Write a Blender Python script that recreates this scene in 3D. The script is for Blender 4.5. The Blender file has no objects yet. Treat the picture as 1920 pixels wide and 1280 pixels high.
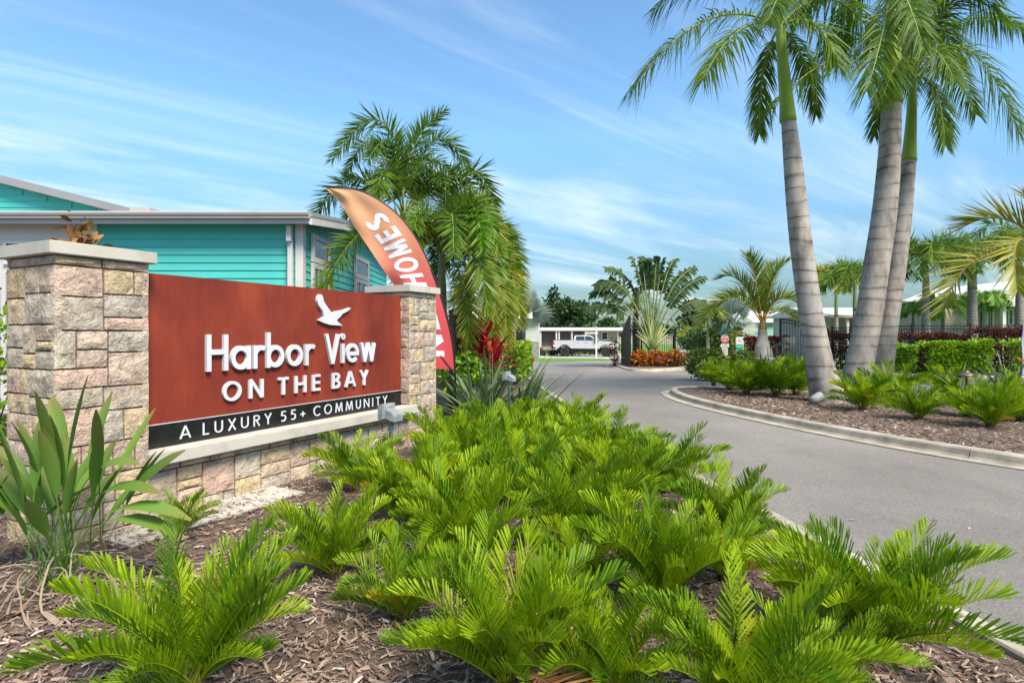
import bpy, bmesh, math, random
import numpy as np
from mathutils import Vector, Matrix, noise as mnoise
R = math.radians
random.seed(7)
SC = bpy.context.scene
COL = SC.collection

# ------------------------------------------------------------------ camera
EYE, FPX, HOR = 1.7, 1080.0, 625.0          # eye height, focal length in photo pixels, horizon row
cd = bpy.data.cameras.new('camera'); cam = bpy.data.objects.new('camera', cd); COL.objects.link(cam)
cd.sensor_width = 36.0; cd.lens = FPX / 1920 * 36; cd.shift_y = -15 / 1920
cd.clip_start = 0.05; cd.clip_end = 3000
cam.location = (0, 0, EYE); cam.rotation_euler = (R(90), 0, 0)
SC.camera = cam

# ------------------------------------------------------------------ sky and sun
SUN_EL, SUN_AZ = 53.0, 145.0                 # azimuth clockwise from +Y (view direction)
wd = bpy.data.worlds.new('World'); SC.world = wd; wd.use_nodes = True
nt = wd.node_tree; nt.nodes.clear()
def wn(t, **k):
    n = nt.nodes.new(t)
    for a, b in k.items(): setattr(n, a, b)
    return n
wl = nt.links.new
sky = wn('ShaderNodeTexSky', sky_type='NISHITA'); sky.sun_disc = False
sky.sun_elevation = R(SUN_EL); sky.sun_rotation = R(SUN_AZ); sky.air_density = 1.0; sky.dust_density = 0.25; sky.ozone_density = 1.0
tc = wn('ShaderNodeTexCoord'); sep = wn('ShaderNodeSeparateXYZ'); wl(tc.outputs['Generated'], sep.inputs[0])
def wm(op, a, b=None, c=None):
    n = wn('ShaderNodeMath', operation=op)
    for i, v in enumerate((a, b, c)):
        if v is None: continue
        if isinstance(v, (int, float)): n.inputs[i].default_value = v
        else: wl(v, n.inputs[i])
    return n.outputs[0]
zc = wm('MAXIMUM', wm('ADD', sep.outputs[2], 0.10), 0.04)
cu, cv = wm('DIVIDE', sep.outputs[0], zc), wm('DIVIDE', sep.outputs[1], zc)
cmb = wn('ShaderNodeCombineXYZ'); wl(cu, cmb.inputs[0]); wl(cv, cmb.inputs[1])
def cloud_layer(rot, sx, sy, scale, lo, hi, detail, off):
    mp = wn('ShaderNodeMapping', vector_type='TEXTURE'); mp.inputs['Rotation'].default_value = (0, 0, R(rot)); mp.inputs['Scale'].default_value = (1 / sx, 1 / sy, 1); mp.inputs['Location'].default_value = (off, off * .7, 0)
    wl(cmb.outputs[0], mp.inputs[0])
    nz = wn('ShaderNodeTexNoise'); nz.inputs['Scale'].default_value = scale; nz.inputs['Detail'].default_value = detail; nz.inputs['Roughness'].default_value = .58; nz.inputs['Distortion'].default_value = .5
    wl(mp.outputs[0], nz.inputs['Vector'])
    mr = wn('ShaderNodeMapRange', interpolation_type='SMOOTHSTEP'); mr.inputs[1].default_value = lo; mr.inputs[2].default_value = hi
    wl(nz.outputs[0], mr.inputs[0]); return mr.outputs[0]
c1 = cloud_layer(42, 0.30, 1.0, 0.75, .48, .76, 9, 3.1)
c2 = cloud_layer(37, 0.22, 2.0, 1.2, .46, .86, 11, 7.7)
cl = wm('MINIMUM', wm('ADD', wm('MULTIPLY', c1, .85), wm('MULTIPLY', c2, .45)), .88)
hz = wn('ShaderNodeMapRange'); wl(sep.outputs[2], hz.inputs[0]); hz.inputs[1].default_value = 0.0; hz.inputs[2].default_value = .32; hz.inputs[3].default_value = .17; hz.inputs[4].default_value = 1.0
tint = wn('ShaderNodeMix', data_type='RGBA', blend_type='MULTIPLY'); tint.inputs[0].default_value = 1.0
wl(sky.outputs[0], tint.inputs[6]); tint.inputs[7].default_value = (0.66, 0.86, 0.92, 1)
vsc = wn('ShaderNodeVectorMath', operation='SCALE'); wl(tint.outputs[2], vsc.inputs[0]); wl(hz.outputs[0], vsc.inputs['Scale'])
cmix = wn('ShaderNodeMix', data_type='RGBA'); wl(cl, cmix.inputs[0]); wl(vsc.outputs[0], cmix.inputs[6]); cmix.inputs[7].default_value = (4.5, 4.75, 4.95, 1)
bg = wn('ShaderNodeBackground'); bg.inputs[1].default_value = 0.13; wl(cmix.outputs[2], bg.inputs[0])
wo = wn('ShaderNodeOutputWorld'); wl(bg.outputs[0], wo.inputs[0])
sd = bpy.data.lights.new('sun', 'SUN'); sun = bpy.data.objects.new('sun', sd); COL.objects.link(sun)
sd.energy = 3.5; sd.angle = R(20); sd.color = (1, .90, .75)
_sv = Vector((math.sin(R(SUN_AZ)) * math.cos(R(SUN_EL)), math.cos(R(SUN_AZ)) * math.cos(R(SUN_EL)), math.sin(R(SUN_EL))))
sun.rotation_euler = _sv.to_track_quat('Z', 'Y').to_euler(); sun.location = (10, -10, 30)
vs = SC.view_settings; vs.view_transform = 'Standard'; vs.look = 'None'; vs.exposure = 1.16; vs.gamma = 1; vs.use_curve_mapping = False
SC.cycles.max_bounces = 8; SC.cycles.transparent_max_bounces = 6

# ------------------------------------------------------------------ placing helpers
def gz(y):                                   # the site falls gently towards the gate
    return 0.0 if y <= 20 else (-0.0140625 * (y - 20) if y < 52 else -0.45)
def gp(px, py):                              # ground point seen at a photo pixel
    k = (py - HOR) / FPX
    Y = EYE / k
    if Y > 20:
        Y = 1.41875 / (k - 0.0140625) if k > .0141 else 999
        if Y > 52: Y = (EYE + .45) / k
    return Vector(((px - 960) / FPX * Y, Y, gz(Y)))
def at(px, py, Y):
    return Vector(((px - 960) / FPX * Y, Y, EYE - (py - HOR) / FPX * Y))
def rnd(a, b): return random.uniform(a, b)

# ------------------------------------------------------------------ materials
MATS = {}
def _new(name):
    m = bpy.data.materials.new(name); m.use_nodes = True; MATS[name] = m
    t = m.node_tree; t.nodes.clear(); o = t.nodes.new('ShaderNodeOutputMaterial')
    return m, t, o
def ramp(t, src, cols, pos=None):
    r = t.nodes.new('ShaderNodeValToRGB'); e = r.color_ramp.elements
    n = len(cols); pos = pos or [i / max(1, n - 1) for i in range(n)]
    while len(e) < n: e.new(.5)
    for i in range(n): e[i].position = pos[i]; e[i].color = (*cols[i], 1)
    t.links.new(src, r.inputs[0]); return r.outputs[0]
def nz(t, scale, detail=4, rough=.6, vec=None, dist=0):
    n = t.nodes.new('ShaderNodeTexNoise'); n.inputs['Scale'].default_value = scale; n.inputs['Detail'].default_value = detail
    n.inputs['Roughness'].default_value = rough; n.inputs['Distortion'].default_value = dist
    if vec is not None: t.links.new(vec, n.inputs['Vector'])
    return n.outputs[0]
def mth(t, op, a, b):
    n = t.nodes.new('ShaderNodeMath'); n.operation = op
    for i, v in enumerate((a, b)):
        if isinstance(v, (int, float)): n.inputs[i].default_value = v
        else: t.links.new(v, n.inputs[i])
    return n.outputs[0]
def objvec(t, scale=(1, 1, 1)):
    c = t.nodes.new('ShaderNodeTexCoord'); mp = t.nodes.new('ShaderNodeMapping'); mp.inputs['Scale'].default_value = scale
    t.links.new(c.outputs['Object'], mp.inputs[0]); return mp.outputs[0]
def pbr(name, cols, scale=3, rough=.7, bump=0, bscale=None, spec=.4, metal=0, stretch=(1, 1, 1), detail=6, objrand=0, lo=.3, hi=.7, coat=0):
    if name in MATS: return MATS[name]
    m, t, o = _new(name); v = objvec(t, stretch)
    p = t.nodes.new('ShaderNodeBsdfPrincipled'); p.inputs['Roughness'].default_value = rough; p.inputs['Metallic'].default_value = metal
    p.inputs['Specular IOR Level'].default_value = spec; p.inputs['Coat Weight'].default_value = coat
    f = nz(t, scale, detail, vec=v)
    if objrand:
        oi = t.nodes.new('ShaderNodeObjectInfo')
        f = mth(t, 'ADD', mth(t, 'MULTIPLY', f, 1 - objrand), mth(t, 'MULTIPLY', oi.outputs['Random'], objrand))
    if len(cols) == 1: p.inputs['Base Color'].default_value = (*cols[0], 1)
    else:
        n = len(cols); t.links.new(ramp(t, f, cols, [lo + (hi - lo) * i / (n - 1) for i in range(n)]), p.inputs['Base Color'])
    if bump:
        b = t.nodes.new('ShaderNodeBump'); b.inputs['Strength'].default_value = bump; b.inputs['Distance'].default_value = .02
        t.links.new(nz(t, bscale or scale * 6, 8, .65, v), b.inputs['Height']); t.links.new(b.outputs[0], p.inputs['Normal'])
    t.links.new(p.outputs[0], o.inputs[0]); return m
def leafmat(name, cols, tip=None, tipamt=0, trans=.32, rough=.42, objw=.55, spec=.35, tippow=3.0):
    if name in MATS: return MATS[name]
    m, t, o = _new(name)
    a = t.nodes.new('ShaderNodeAttribute'); a.attribute_name = 'lv'
    b = t.nodes.new('ShaderNodeAttribute'); b.attribute_name = 'lt'
    oi = t.nodes.new('ShaderNodeObjectInfo')
    f = mth(t, 'ADD', mth(t, 'MULTIPLY', a.outputs['Fac'], 1 - objw), mth(t, 'MULTIPLY', oi.outputs['Random'], objw))
    c = ramp(t, f, cols)
    if tip:
        mx = t.nodes.new('ShaderNodeMix'); mx.data_type = 'RGBA'
        t.links.new(mth(t, 'MULTIPLY', mth(t, 'POWER', b.outputs['Fac'], tippow), tipamt), mx.inputs[0])
        t.links.new(c, mx.inputs[6]); mx.inputs[7].default_value = (*tip, 1); c = mx.outputs[2]
    p = t.nodes.new('ShaderNodeBsdfPrincipled'); p.inputs['Roughness'].default_value = rough; p.inputs['Specular IOR Level'].default_value = spec
    t.links.new(c, p.inputs['Base Color'])
    tr = t.nodes.new('ShaderNodeBsdfTranslucent'); t.links.new(c, tr.inputs[0])
    ms = t.nodes.new('ShaderNodeMixShader'); ms.inputs[0].default_value = trans
    t.links.new(p.outputs[0], ms.inputs[1]); t.links.new(tr.outputs[0], ms.inputs[2]); t.links.new(ms.outputs[0], o.inputs[0])
    return m
def glass(name, c=(.02, .03, .035), rough=.05):
    return pbr(name, [c], rough=rough, spec=.8)

# ------------------------------------------------------------------ mesh building
def wloc(o):
    v = Vector((0, 0, 0))
    while o is not None: v = v + o.location; o = o.parent
    return v
class MB:
    def __init__(s): s.v = []; s.f = []; s.lv = []; s.lt = []
    def vt(s, p, lv=.5, lt=0):
        s.v.append((p[0], p[1], p[2])); s.lv.append(lv); s.lt.append(lt); return len(s.v) - 1
    def quad(s, a, b, c, d, lv=.5):
        i = [s.vt(p, lv) for p in (a, b, c, d)]; s.f.append(i); return s
    def box(s, lo, hi, lv=.5):
        x0, y0, z0 = lo; x1, y1, z1 = hi
        i = [s.vt(p, lv) for p in ((x0, y0, z0), (x1, y0, z0), (x1, y1, z0), (x0, y1, z0), (x0, y0, z1), (x1, y0, z1), (x1, y1, z1), (x0, y1, z1))]
        for q in ((3, 2, 1, 0), (4, 5, 6, 7), (0, 1, 5, 4), (1, 2, 6, 5), (2, 3, 7, 6), (3, 0, 4, 7)): s.f.append([i[k] for k in q])
        return s
    def obox(s, o, u, v, w, lv=.5):          # oriented box: corner o and three edge vectors (u x v along w)
        o, u, v, w = map(Vector, (o, u, v, w))
        i = [s.vt(p, lv) for p in (o, o + u, o + u + v, o + v, o + w, o + u + w, o + u + v + w, o + v + w)]
        for q in ((3, 2, 1, 0), (4, 5, 6, 7), (0, 1, 5, 4), (1, 2, 6, 5), (2, 3, 7, 6), (3, 0, 4, 7)): s.f.append([i[k] for k in q])
        return s
    def tube(s, pts, rad, n=8, cap=True, lv=.5):
        pts = [Vector(p) for p in pts]; rings = []
        for k, p in enumerate(pts):
            t = (pts[min(k + 1, len(pts) - 1)] - pts[max(k - 1, 0)]).normalized()
            a = Vector((0, 0, 1)) if abs(t.z) < .9 else Vector((0, 1, 0))
            u = t.cross(a).normalized(); w = u.cross(t)
            r = rad[k] if isinstance(rad, (list, tuple)) else rad
            rings.append([s.vt(p + (u * math.cos(q) + w * math.sin(q)) * r, lv, k / max(1, len(pts) - 1)) for q in [2 * math.pi * j / n for j in range(n)]])
        for a, b in zip(rings, rings[1:]):
            for j in range(n): s.f.append([a[j], b[j], b[(j + 1) % n], a[(j + 1) % n]])
        if cap: s.f.append(rings[0]); s.f.append(rings[-1][::-1])
        return s
    def leaf(s, base, D, W, L, wd, prof, droop=0, lv=.5, down=Vector((0, 0, -1)), t0=0, fold=0):
        prev = None; N = D.cross(W)
        for (q, wf) in prof:
            c = base + D * (L * q) + down * (droop * L * q * q)
            h = W * (wd * .5 * wf)
            if fold:
                i = (s.vt(c + h + N * fold * wd * wf, lv, q), s.vt(c, lv, q), s.vt(c - h + N * fold * wd * wf, lv, q))
                if prev: s.f.append([prev[0], i[0], i[1], prev[1]]); s.f.append([prev[1], i[1], i[2], prev[2]])
            else:
                i = (s.vt(c + h, lv, q), s.vt(c - h, lv, q))
                if prev: s.f.append([prev[0], i[0], i[1], prev[1]])
            prev = i
        return s
    def strap(s, pts, wds, side, fold=.15, lv=.5):
        n = len(pts); prev = None
        for k in range(n):
            p = Vector(pts[k]); t = (Vector(pts[min(k + 1, n - 1)]) - Vector(pts[max(k - 1, 0)])).normalized()
            S = (side - t * side.dot(t)).normalized(); N = S.cross(t)
            if N.z < 0: N = -N
            w = wds[k]; q = k / (n - 1)
            i = (s.vt(p + S * w / 2 + N * w * fold, lv, q), s.vt(p, lv, q), s.vt(p - S * w / 2 + N * w * fold, lv, q))
            if prev: s.f.append([prev[0], i[0], i[1], prev[1]]); s.f.append([prev[1], i[1], i[2], prev[2]])
            prev = i
        return s
    def mesh(s, name, mat, smooth=False, off=None):
        me = bpy.data.meshes.new(name)
        v = np.array(s.v, dtype=np.float32).reshape(-1, 3)
        if off is not None: v = v - np.array(off, dtype=np.float32)
        me.from_pydata(v.tolist(), [], s.f)
        for nm, arr in (('lv', s.lv), ('lt', s.lt)):
            at_ = me.attributes.new(nm, 'FLOAT', 'POINT'); at_.data.foreach_set('value', np.array(arr, dtype=np.float32))
        if smooth: me.polygons.foreach_set('use_smooth', [True] * len(me.polygons))
        me.materials.append(mat); me.update(); return me
    def build(s, name, mat, parent=None, smooth=False, local=False):
        off = None if (parent is None or local) else wloc(parent)
        o = bpy.data.objects.new(name, s.mesh(name, mat, smooth, off)); COL.objects.link(o); o.parent = parent
        return o
def tag(o, label=None, cat=None, group=None, kind=None):
    for k, v in (('label', label), ('category', cat), ('group', group), ('kind', kind)):
        if v: o[k] = v
    return o
def thing(name, loc, label, cat, group=None, rz=0):
    o = bpy.data.objects.new(name, None); COL.objects.link(o); o.location = loc; o.rotation_euler.z = rz; o.empty_display_size = .2
    return tag(o, label, cat, group)
def inst(name, me, parent, loc=(0, 0, 0), rot=(0, 0, 0), sc=1):
    o = bpy.data.objects.new(name, me); COL.objects.link(o); o.parent = parent; o.location = loc; o.rotation_euler = rot
    o.scale = (sc, sc, sc) if isinstance(sc, (int, float)) else sc
    return o
def struct(name, mb, mat, parent=None):
    return tag(mb.build(name, mat, parent), kind='structure')
def bez(a, m, b, n):                          # quadratic curve from a through m (halfway) to b
    a, m, b = Vector(a), Vector(m), Vector(b); c = m * 2 - (a + b) * .5
    return [a * (1 - t) ** 2 + c * 2 * t * (1 - t) + b * t * t for t in [i / (n - 1) for i in range(n)]]
def catmull(pts, n):
    P = [Vector(p) for p in pts]; P = [P[0] * 2 - P[1]] + P + [P[-1] * 2 - P[-2]]; out = []
    for i in range(1, len(P) - 2):
        for k in range(n):
            t = k / n; a, b, c, d = P[i - 1:i + 3]
            out.append(.5 * ((2 * b) + (c - a) * t + (2 * a - 5 * b + 4 * c - d) * t * t + (3 * b - a - 3 * c + d) * t ** 3))
    return out + [P[-2]]
BLUNT = ((0, .45), (.3, .95), (.82, 1), (1, .45)); POINT = ((0, .6), (.35, 1), (1, .04)); BROAD = ((0, .25), (.3, .9), (.6, 1), (.85, .6), (1, .05))
OVAL = ((0, .2), (.35, 1), (.7, .9), (1, .1))

def frond(mb, path, n, ll, wd, start=.15, fwd=55, v=30, vj=8, droop=.2, prof=POINT, rr=.012, lfun=None, jit=.12, lvb=(.0, 1.0), side=None, rach=None, roll=0):
    """pinnate frond: rachis along path, n pairs of leaflets; rach collects the rachis when it has its own material"""
    P = [Vector(p) for p in path]; m = len(P)
    (rach or mb).tube(P, [rr * (1 - .85 * i / (m - 1)) for i in range(m)], 5, lv=.95)
    seg = [0]
    for a, b in zip(P, P[1:]): seg.append(seg[-1] + (b - a).length)
    T = seg[-1]
    for i in range(n):
        u = start + (1 - start) * (i + .5) / n; d = u * T
        k = max(j for j in range(m - 1) if seg[j] <= d + 1e-9); f = (d - seg[k]) / max(1e-6, seg[k + 1] - seg[k])
        p = P[k].lerp(P[k + 1], f)
        t = (P[min(k + 2, m - 1)] - P[max(k - 1, 0)]).normalized()
        S = t.cross(Vector((0, 0, 1)))
        if S.length < .15: S = side or Vector((1, 0, 0))
        S.normalize(); N = S.cross(t)
        if N.z < 0: N = -N
        if roll: S, N = S * math.cos(R(roll)) + N * math.sin(R(roll)), N * math.cos(R(roll)) - S * math.sin(R(roll))
        w = (u - start) / (1 - start)
        lf = lfun(w) if lfun else (math.sin(math.pi * (.12 + .80 * w)) ** .7)
        for sg in (-1, 1):
            va = R(v + random.gauss(0, vj)); fa = R(fwd * (1 - .45 * w) + random.gauss(0, 4))
            D = (t * math.cos(fa) + (S * sg * math.cos(va) + N * math.sin(va)) * math.sin(fa)).normalized()
            W = (t - D * t.dot(D))
            if W.length < 1e-3: W = N
            W.normalize()
            mb.leaf(p, D, W, ll * lf * rnd(1 - jit, 1 + jit), wd, prof, droop * rnd(.6, 1.4), rnd(*lvb))
def xyz(*a): return Vector(a)
# ================================================================== the setting: ground, road, beds, kerbs
M_grass = pbr('grass_blades', [(.05, .13, .012), (.09, .21, .02), (.13, .27, .03)], scale=1.2, rough=.8, bump=.6, bscale=60, detail=10)
M_asph = pbr('asphalt', [(.150, .138, .126), (.188, .174, .160), (.225, .210, .194)], scale=.5, rough=.85, bump=.5, bscale=120, detail=12, lo=.25, hi=.75)
M_conc = pbr('concrete_kerb', [(.19, .165, .13), (.33, .295, .235), (.42, .38, .315)], scale=3.0, rough=.85, bump=.15, bscale=50, detail=9)
M_walk = pbr('pale_concrete', [(.36, .34, .31), (.46, .44, .40)], scale=.7, rough=.85, detail=9)
M_cap = pbr('cast_stone', [(.37, .345, .30), (.46, .43, .375), (.50, .47, .42)], scale=3, rough=.85, bump=.12, bscale=70, detail=10)
M_mulch = pbr('mulch_floor', [(.06, .042, .032), (.12, .086, .066), (.19, .142, .112)], scale=26, rough=.95, bump=1, bscale=55, detail=12, lo=.3, hi=.72)
def asphalt_speckle():                        # pale and dark aggregate, faint tyre-worn lanes
    m = M_asph; t = m.node_tree; p = [n for n in t.nodes if n.type == 'BSDF_PRINCIPLED'][0]
    src = p.inputs['Base Color'].links[0].from_socket; v = objvec(t)
    sp = nz(t, 48, 4, .85, v); mx = t.nodes.new('ShaderNodeMix'); mx.data_type = 'RGBA'; mx.blend_type = 'MULTIPLY'; mx.inputs[0].default_value = .8
    t.links.new(src, mx.inputs[6]); t.links.new(ramp(t, sp, [(.50, .50, .50), (1, 1, 1), (1.7, 1.67, 1.62)], [.3, .5, .70]), mx.inputs[7])
    st = nz(t, .22, 5, .6, objvec(t, (1, .35, 1))); m2 = t.nodes.new('ShaderNodeMix'); m2.data_type = 'RGBA'; m2.blend_type = 'MULTIPLY'; m2.inputs[0].default_value = .9
    t.links.new(mx.outputs[2], m2.inputs[6]); t.links.new(ramp(t, st, [(.78, .78, .79), (1.10, 1.09, 1.07)], [.35, .65]), m2.inputs[7])
    t.links.new(m2.outputs[2], p.inputs['Base Color'])
asphalt_speckle()
def sheet(name, poly, z, mat, thick=0, parent=None, kind='structure'):
    bm = bmesh.new(); vs = [bm.verts.new((p[0], p[1], 0)) for p in poly]; f = bm.faces.new(vs)
    if f.normal.z < 0: f.normal_flip()
    if thick:
        r = bmesh.ops.extrude_face_region(bm, geom=[f]); 
        for e in r['geom']:
            if isinstance(e, bmesh.types.BMVert): e.co.z = 0
        for v in vs: v.co.z = -thick
        bmesh.ops.recalc_face_normals(bm, faces=bm.faces)
    for y in (20, 52):
        bmesh.ops.bisect_plane(bm, geom=bm.verts[:] + bm.edges[:] + bm.faces[:], plane_co=(0, y, 0), plane_no=(0, 1, 0))
    bmesh.ops.triangulate(bm, faces=[f for f in bm.faces if len(f.verts) > 4])
    for v in bm.verts: v.co.z += z + gz(v.co.y)
    me = bpy.data.meshes.new(name); bm.to_mesh(me); bm.free(); me.materials.append(mat)
    o = bpy.data.objects.new(name, me); COL.objects.link(o); o.parent = parent
    if parent is None: o['kind'] = kind
    return o
sheet('ground', [(-900, -300), (900, -300), (900, 1500), (-900, 1500)], -.06, M_grass)
sheet('road', [(-45, -30), (70, -30), (70, 45.5), (19.0, 45.5), (40, 120), (34.5, 120), (13.0, 45.5), (-45, 41.5)], -.012, M_asph)

def lerp_tab(tab, y):
    if y <= tab[0][0]: return tab[0][1]
    for (a, b), (c, d) in zip(tab, tab[1:]):
        if y <= c: return b + (d - b) * (y - a) / (c - a)
    return tab[-1][1]
EDGE = [(-4, 3.4), (0, 2.95), (3, 2.62), (4.8, 2.36), (8, 1.88), (13, 1.28), (19, .72), (25, .42), (33, .15)]
def xe(y): return lerp_tab(EDGE, y)
def mulch_z(x, y):
    return .035 + .05 * mnoise.noise(Vector((x * .7, y * .7, 3))) + .018 * mnoise.noise(Vector((x * 4, y * 4, 9)))
mb = MB(); ys = [-3 + .12 * i for i in range(118)] + [11.3 + i * .7 for i in range(31)]; NX = 74
rows = []
for y in ys:
    x1 = xe(y); row = []
    for j in range(NX + 1):
        u = j / NX; x = x1 - (1 - u) ** 1.6 * (x1 + 16)
        fade = min(1, (x1 - x) / .25); row.append(mb.vt((x, y, gz(y) + (mulch_z(x, y) * fade + .03 * (1 - fade)))))
    rows.append(row)
for a, b in zip(rows, rows[1:]):
    for j in range(NX): mb.f.append([a[j], a[j + 1], b[j + 1], b[j]])
o = mb.build('planting_bed', M_mulch, smooth=True); o['kind'] = 'structure'

def kerb_run(parent, line, prof, name, seglen=3.0, gap=.006):
    """line: plan points, prof: (offset to the left of travel, z); one object per cast length"""
    P = [Vector((p[0], p[1], 0)) for p in line]; d = [0]
    for a, b in zip(P, P[1:]): d.append(d[-1] + (b - a).length)
    def pt(s):
        s = min(max(s, 0), d[-1]); k = max(j for j in range(len(P) - 1) if d[j] <= s + 1e-9); f = (s - d[k]) / (d[k + 1] - d[k])
        k0, k1 = max(k - 1, 0), min(k + 2, len(P) - 1)
        ta = (P[k + 1] - P[k0]).normalized(); tb = (P[k1] - P[k]).normalized(); t = ta.lerp(tb, f).normalized()
        return P[k].lerp(P[k + 1], f), Vector((-t.y, t.x, 0))
    n = max(1, round(d[-1] / seglen))
    for i in range(n):
        mb = MB(); s0, s1 = d[-1] * i / n + gap, d[-1] * (i + 1) / n - gap; pr = None; m = max(2, int((s1 - s0) / .25))
        for k in range(m + 1):
            c, nn = pt(s0 + (s1 - s0) * k / m)
            ring = [mb.vt((c.x + nn.x * q, c.y + nn.y * q, z + gz(c.y))) for q, z in prof]
            if pr: 
                for j in range(len(prof) - 1): mb.f.append([pr[j], ring[j], ring[j + 1], pr[j + 1]])
            else: mb.f.append(ring)
            pr = ring
        mb.f.append(pr[::-1])
        mb.build(name, M_conc, parent)
kb = bpy.data.objects.new('kerb', None); COL.objects.link(kb); kb['kind'] = 'structure'
kerb_run(kb, [(xe(-4 + .5 * i), -4 + .5 * i) for i in range(75)], [(.03, -.05), (.03, .055), (.02, .068), (-.12, .062), (-.135, .05), (-.14, -.05)], 'kerb_length')
# median island with its rolled kerb and gutter
NEAR = [(13.5, 2.2), (11, 3.6), (8.6, 5.2), (7.2, 6.35), (6.3, 7.3), (5.4, 9.1), (4.65, 11.5), (4.2, 13.7), (4.12, 15.5), (4.45, 17.0)]
FAR = [(5.3, 17.6), (6.4, 17.4), (8.0, 16.2), (10.2, 14.2), (12.5, 11.8), (16, 8.3)]
ring = [Vector((*p, 0)) for p in NEAR + FAR]
ring = [p for p in catmull(ring, 6)]
isl = bpy.data.objects.new('median_kerb', None); COL.objects.link(isl); isl['kind'] = 'structure'
# travel near-right -> nose -> far-right, island lies to the right of travel, gutter to the left
kerb_run(isl, [(p.x, p.y) for p in ring], [(0, -.03), (0, .006), (-.22, .0), (-.245, .03), (-.27, .105), (-.30, .125), (-.42, .13), (-.44, .12), (-.44, -.03)], 'kerb_length', seglen=3.2)
def offset_ring(ring, d):
    out = []
    for i, p in enumerate(ring):
        t = (ring[min(i + 1, len(ring) - 1)] - ring[max(i - 1, 0)]).normalized(); out.append((p.x + t.y * d, p.y - t.x * d))
    return out
inner = offset_ring(ring, .43)
sheet('median_bed', inner + [(17, 3), (15, 1.5)], .10, M_mulch)
# gate island
gi = [gp(1147, 687), gp(1163, 693.5), gp(1190, 696.5), gp(1240, 696.5), gp(1292, 692.5), gp(1305, 687.5)]
gi = [Vector((p.x, p.y, 0)) for p in gi]; back = [Vector((10.2, 34, 0)), Vector((9.4, 37.5, 0)), Vector((7.0, 37.5, 0)), Vector((5.5, 34, 0))]
gring = catmull(gi + back + [gi[0]], 5)
gk = bpy.data.objects.new('gate_kerb', None); COL.objects.link(gk); gk['kind'] = 'structure'
kerb_run(gk, [(p.x, p.y) for p in gring[::-1]], [(0, -.03), (0, .006), (-.2, .0), (-.24, .09), (-.28, .12), (-.42, .125), (-.42, -.03)], 'kerb_length', seglen=4)
sheet('gate_bed', [(p[0], p[1]) for p in offset_ring(gring[::-1], .4)][1:-1], .09, M_mulch)
# right verge behind the exit lane
VL = [(36, 12), (26, 18.5), (20, 21.8), (17.2, 22.6), (15.4, 24.4), (13.6, 27.5), (12.9, 30)]
sheet('verge', VL + [(12.9, 33.5), (36, 40), (70, 40), (70, 12)], .05, M_grass, .1)
vk = bpy.data.objects.new('verge_kerb', None); COL.objects.link(vk); vk['kind'] = 'structure'
kerb_run(vk, VL, [(.22, -.03), (.22, .004), (.02, .0), (0, .09), (-.16, .10), (-.16, -.03)], 'kerb_length', seglen=3.5)
sheet('hedge_bed', [(36, 12.3), (26.1, 18.8), (20.1, 22.1), (17.3, 22.95), (15.8, 24.6), (14.0, 27.8), (15.5, 28.4), (17.6, 24.9), (20.5, 24.0), (36, 23)], .062, M_mulch)
# far lawns, drive, walks
sheet('far_lawn', [(-40, 43.2), (.9, 41.6), (4.5, 42.0), (7.4, 43.4), (8.2, 45.5), (7.5, 47.8), (4, 49.2), (-40, 50.5)], .03, M_grass, .08)
sheet('driveway', [(-6, 51.2), (4.0, 49.6), (7.6, 48.1), (12.6, 46.2), (14.5, 52), (15, 62), (-6, 64)], -.02, M_walk)
sheet('corner_lawn', [(13.3, 41.3), (15.0, 40.4), (30, 40.5), (30, 43.6), (14.6, 43.0)], .03, M_grass, .08)
sheet('side_walk', [(14.8, 43.3), (40, 43.9), (40, 45.4), (15.3, 45.0)], .0, M_walk)
sheet('side_lawn', [(15.6, 45.4), (40, 45.9), (62, 120), (41.5, 120)], .02, M_grass, .08)
# wood-chip mulch: real loose chips on the near bed and on the median
def chips(name, n, pick, zf, smin, smax):
    rs = np.random.RandomState(5); V = np.zeros((n, 6, 3), np.float32); lv = np.zeros((n, 6), np.float32)
    for i in range(n):
        x, y = pick(rs); z = zf(x, y); a = rs.rand() * 6.283; L = (smin + (smax - smin) * rs.rand() ** 2); w = L * (.08 + .17 * rs.rand())
        ti, ro = rs.normal(0, .22), rs.normal(0, .5); ca, sa = math.cos(a), math.sin(a)
        dx, dz = np.array([ca, sa, ti]), np.array([-sa, ca, ro]); c = np.array([x, y, z + .006 + .012 * rs.rand()])
        be = rs.normal(0, .05) * L
        for k, (u, q) in enumerate(((-.5, -.4), (-.5, .4), (0, -.5), (0, .5), (.5, -.3), (.5, .35))):
            V[i, k] = c + dx * L * u + dz * w * q + np.array([0, 0, be if k in (2, 3) else 0])
        lv[i] = rs.rand()
    F = np.array([[0, 1, 3, 2], [2, 3, 5, 4]]); F = (F[None] + (np.arange(n) * 6)[:, None, None]).reshape(-1, 4)
    me = bpy.data.meshes.new(name); me.from_pydata(V.reshape(-1, 3).tolist(), [], F.tolist())
    a_ = me.attributes.new('lv', 'FLOAT', 'POINT'); a_.data.foreach_set('value', lv.ravel()); me.materials.append(M_chip)
    o = bpy.data.objects.new(name, me); COL.objects.link(o); return o
def chipmat():
    m, t, o = _new('wood_chip'); a = t.nodes.new('ShaderNodeAttribute'); a.attribute_name = 'lv'
    p = t.nodes.new('ShaderNodeBsdfPrincipled'); p.inputs['Roughness'].default_value = .9; p.inputs['Specular IOR Level'].default_value = .2
    c = ramp(t, a.outputs['Fac'], [(.08, .05, .036), (.18, .122, .09), (.25, .178, .138), (.33, .255, .205), (.48, .41, .35)], [0, .3, .6, .85, 1])
    t.links.new(c, p.inputs['Base Color']); t.links.new(p.outputs[0], o.inputs[0]); return m
M_chip = chipmat()
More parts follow.
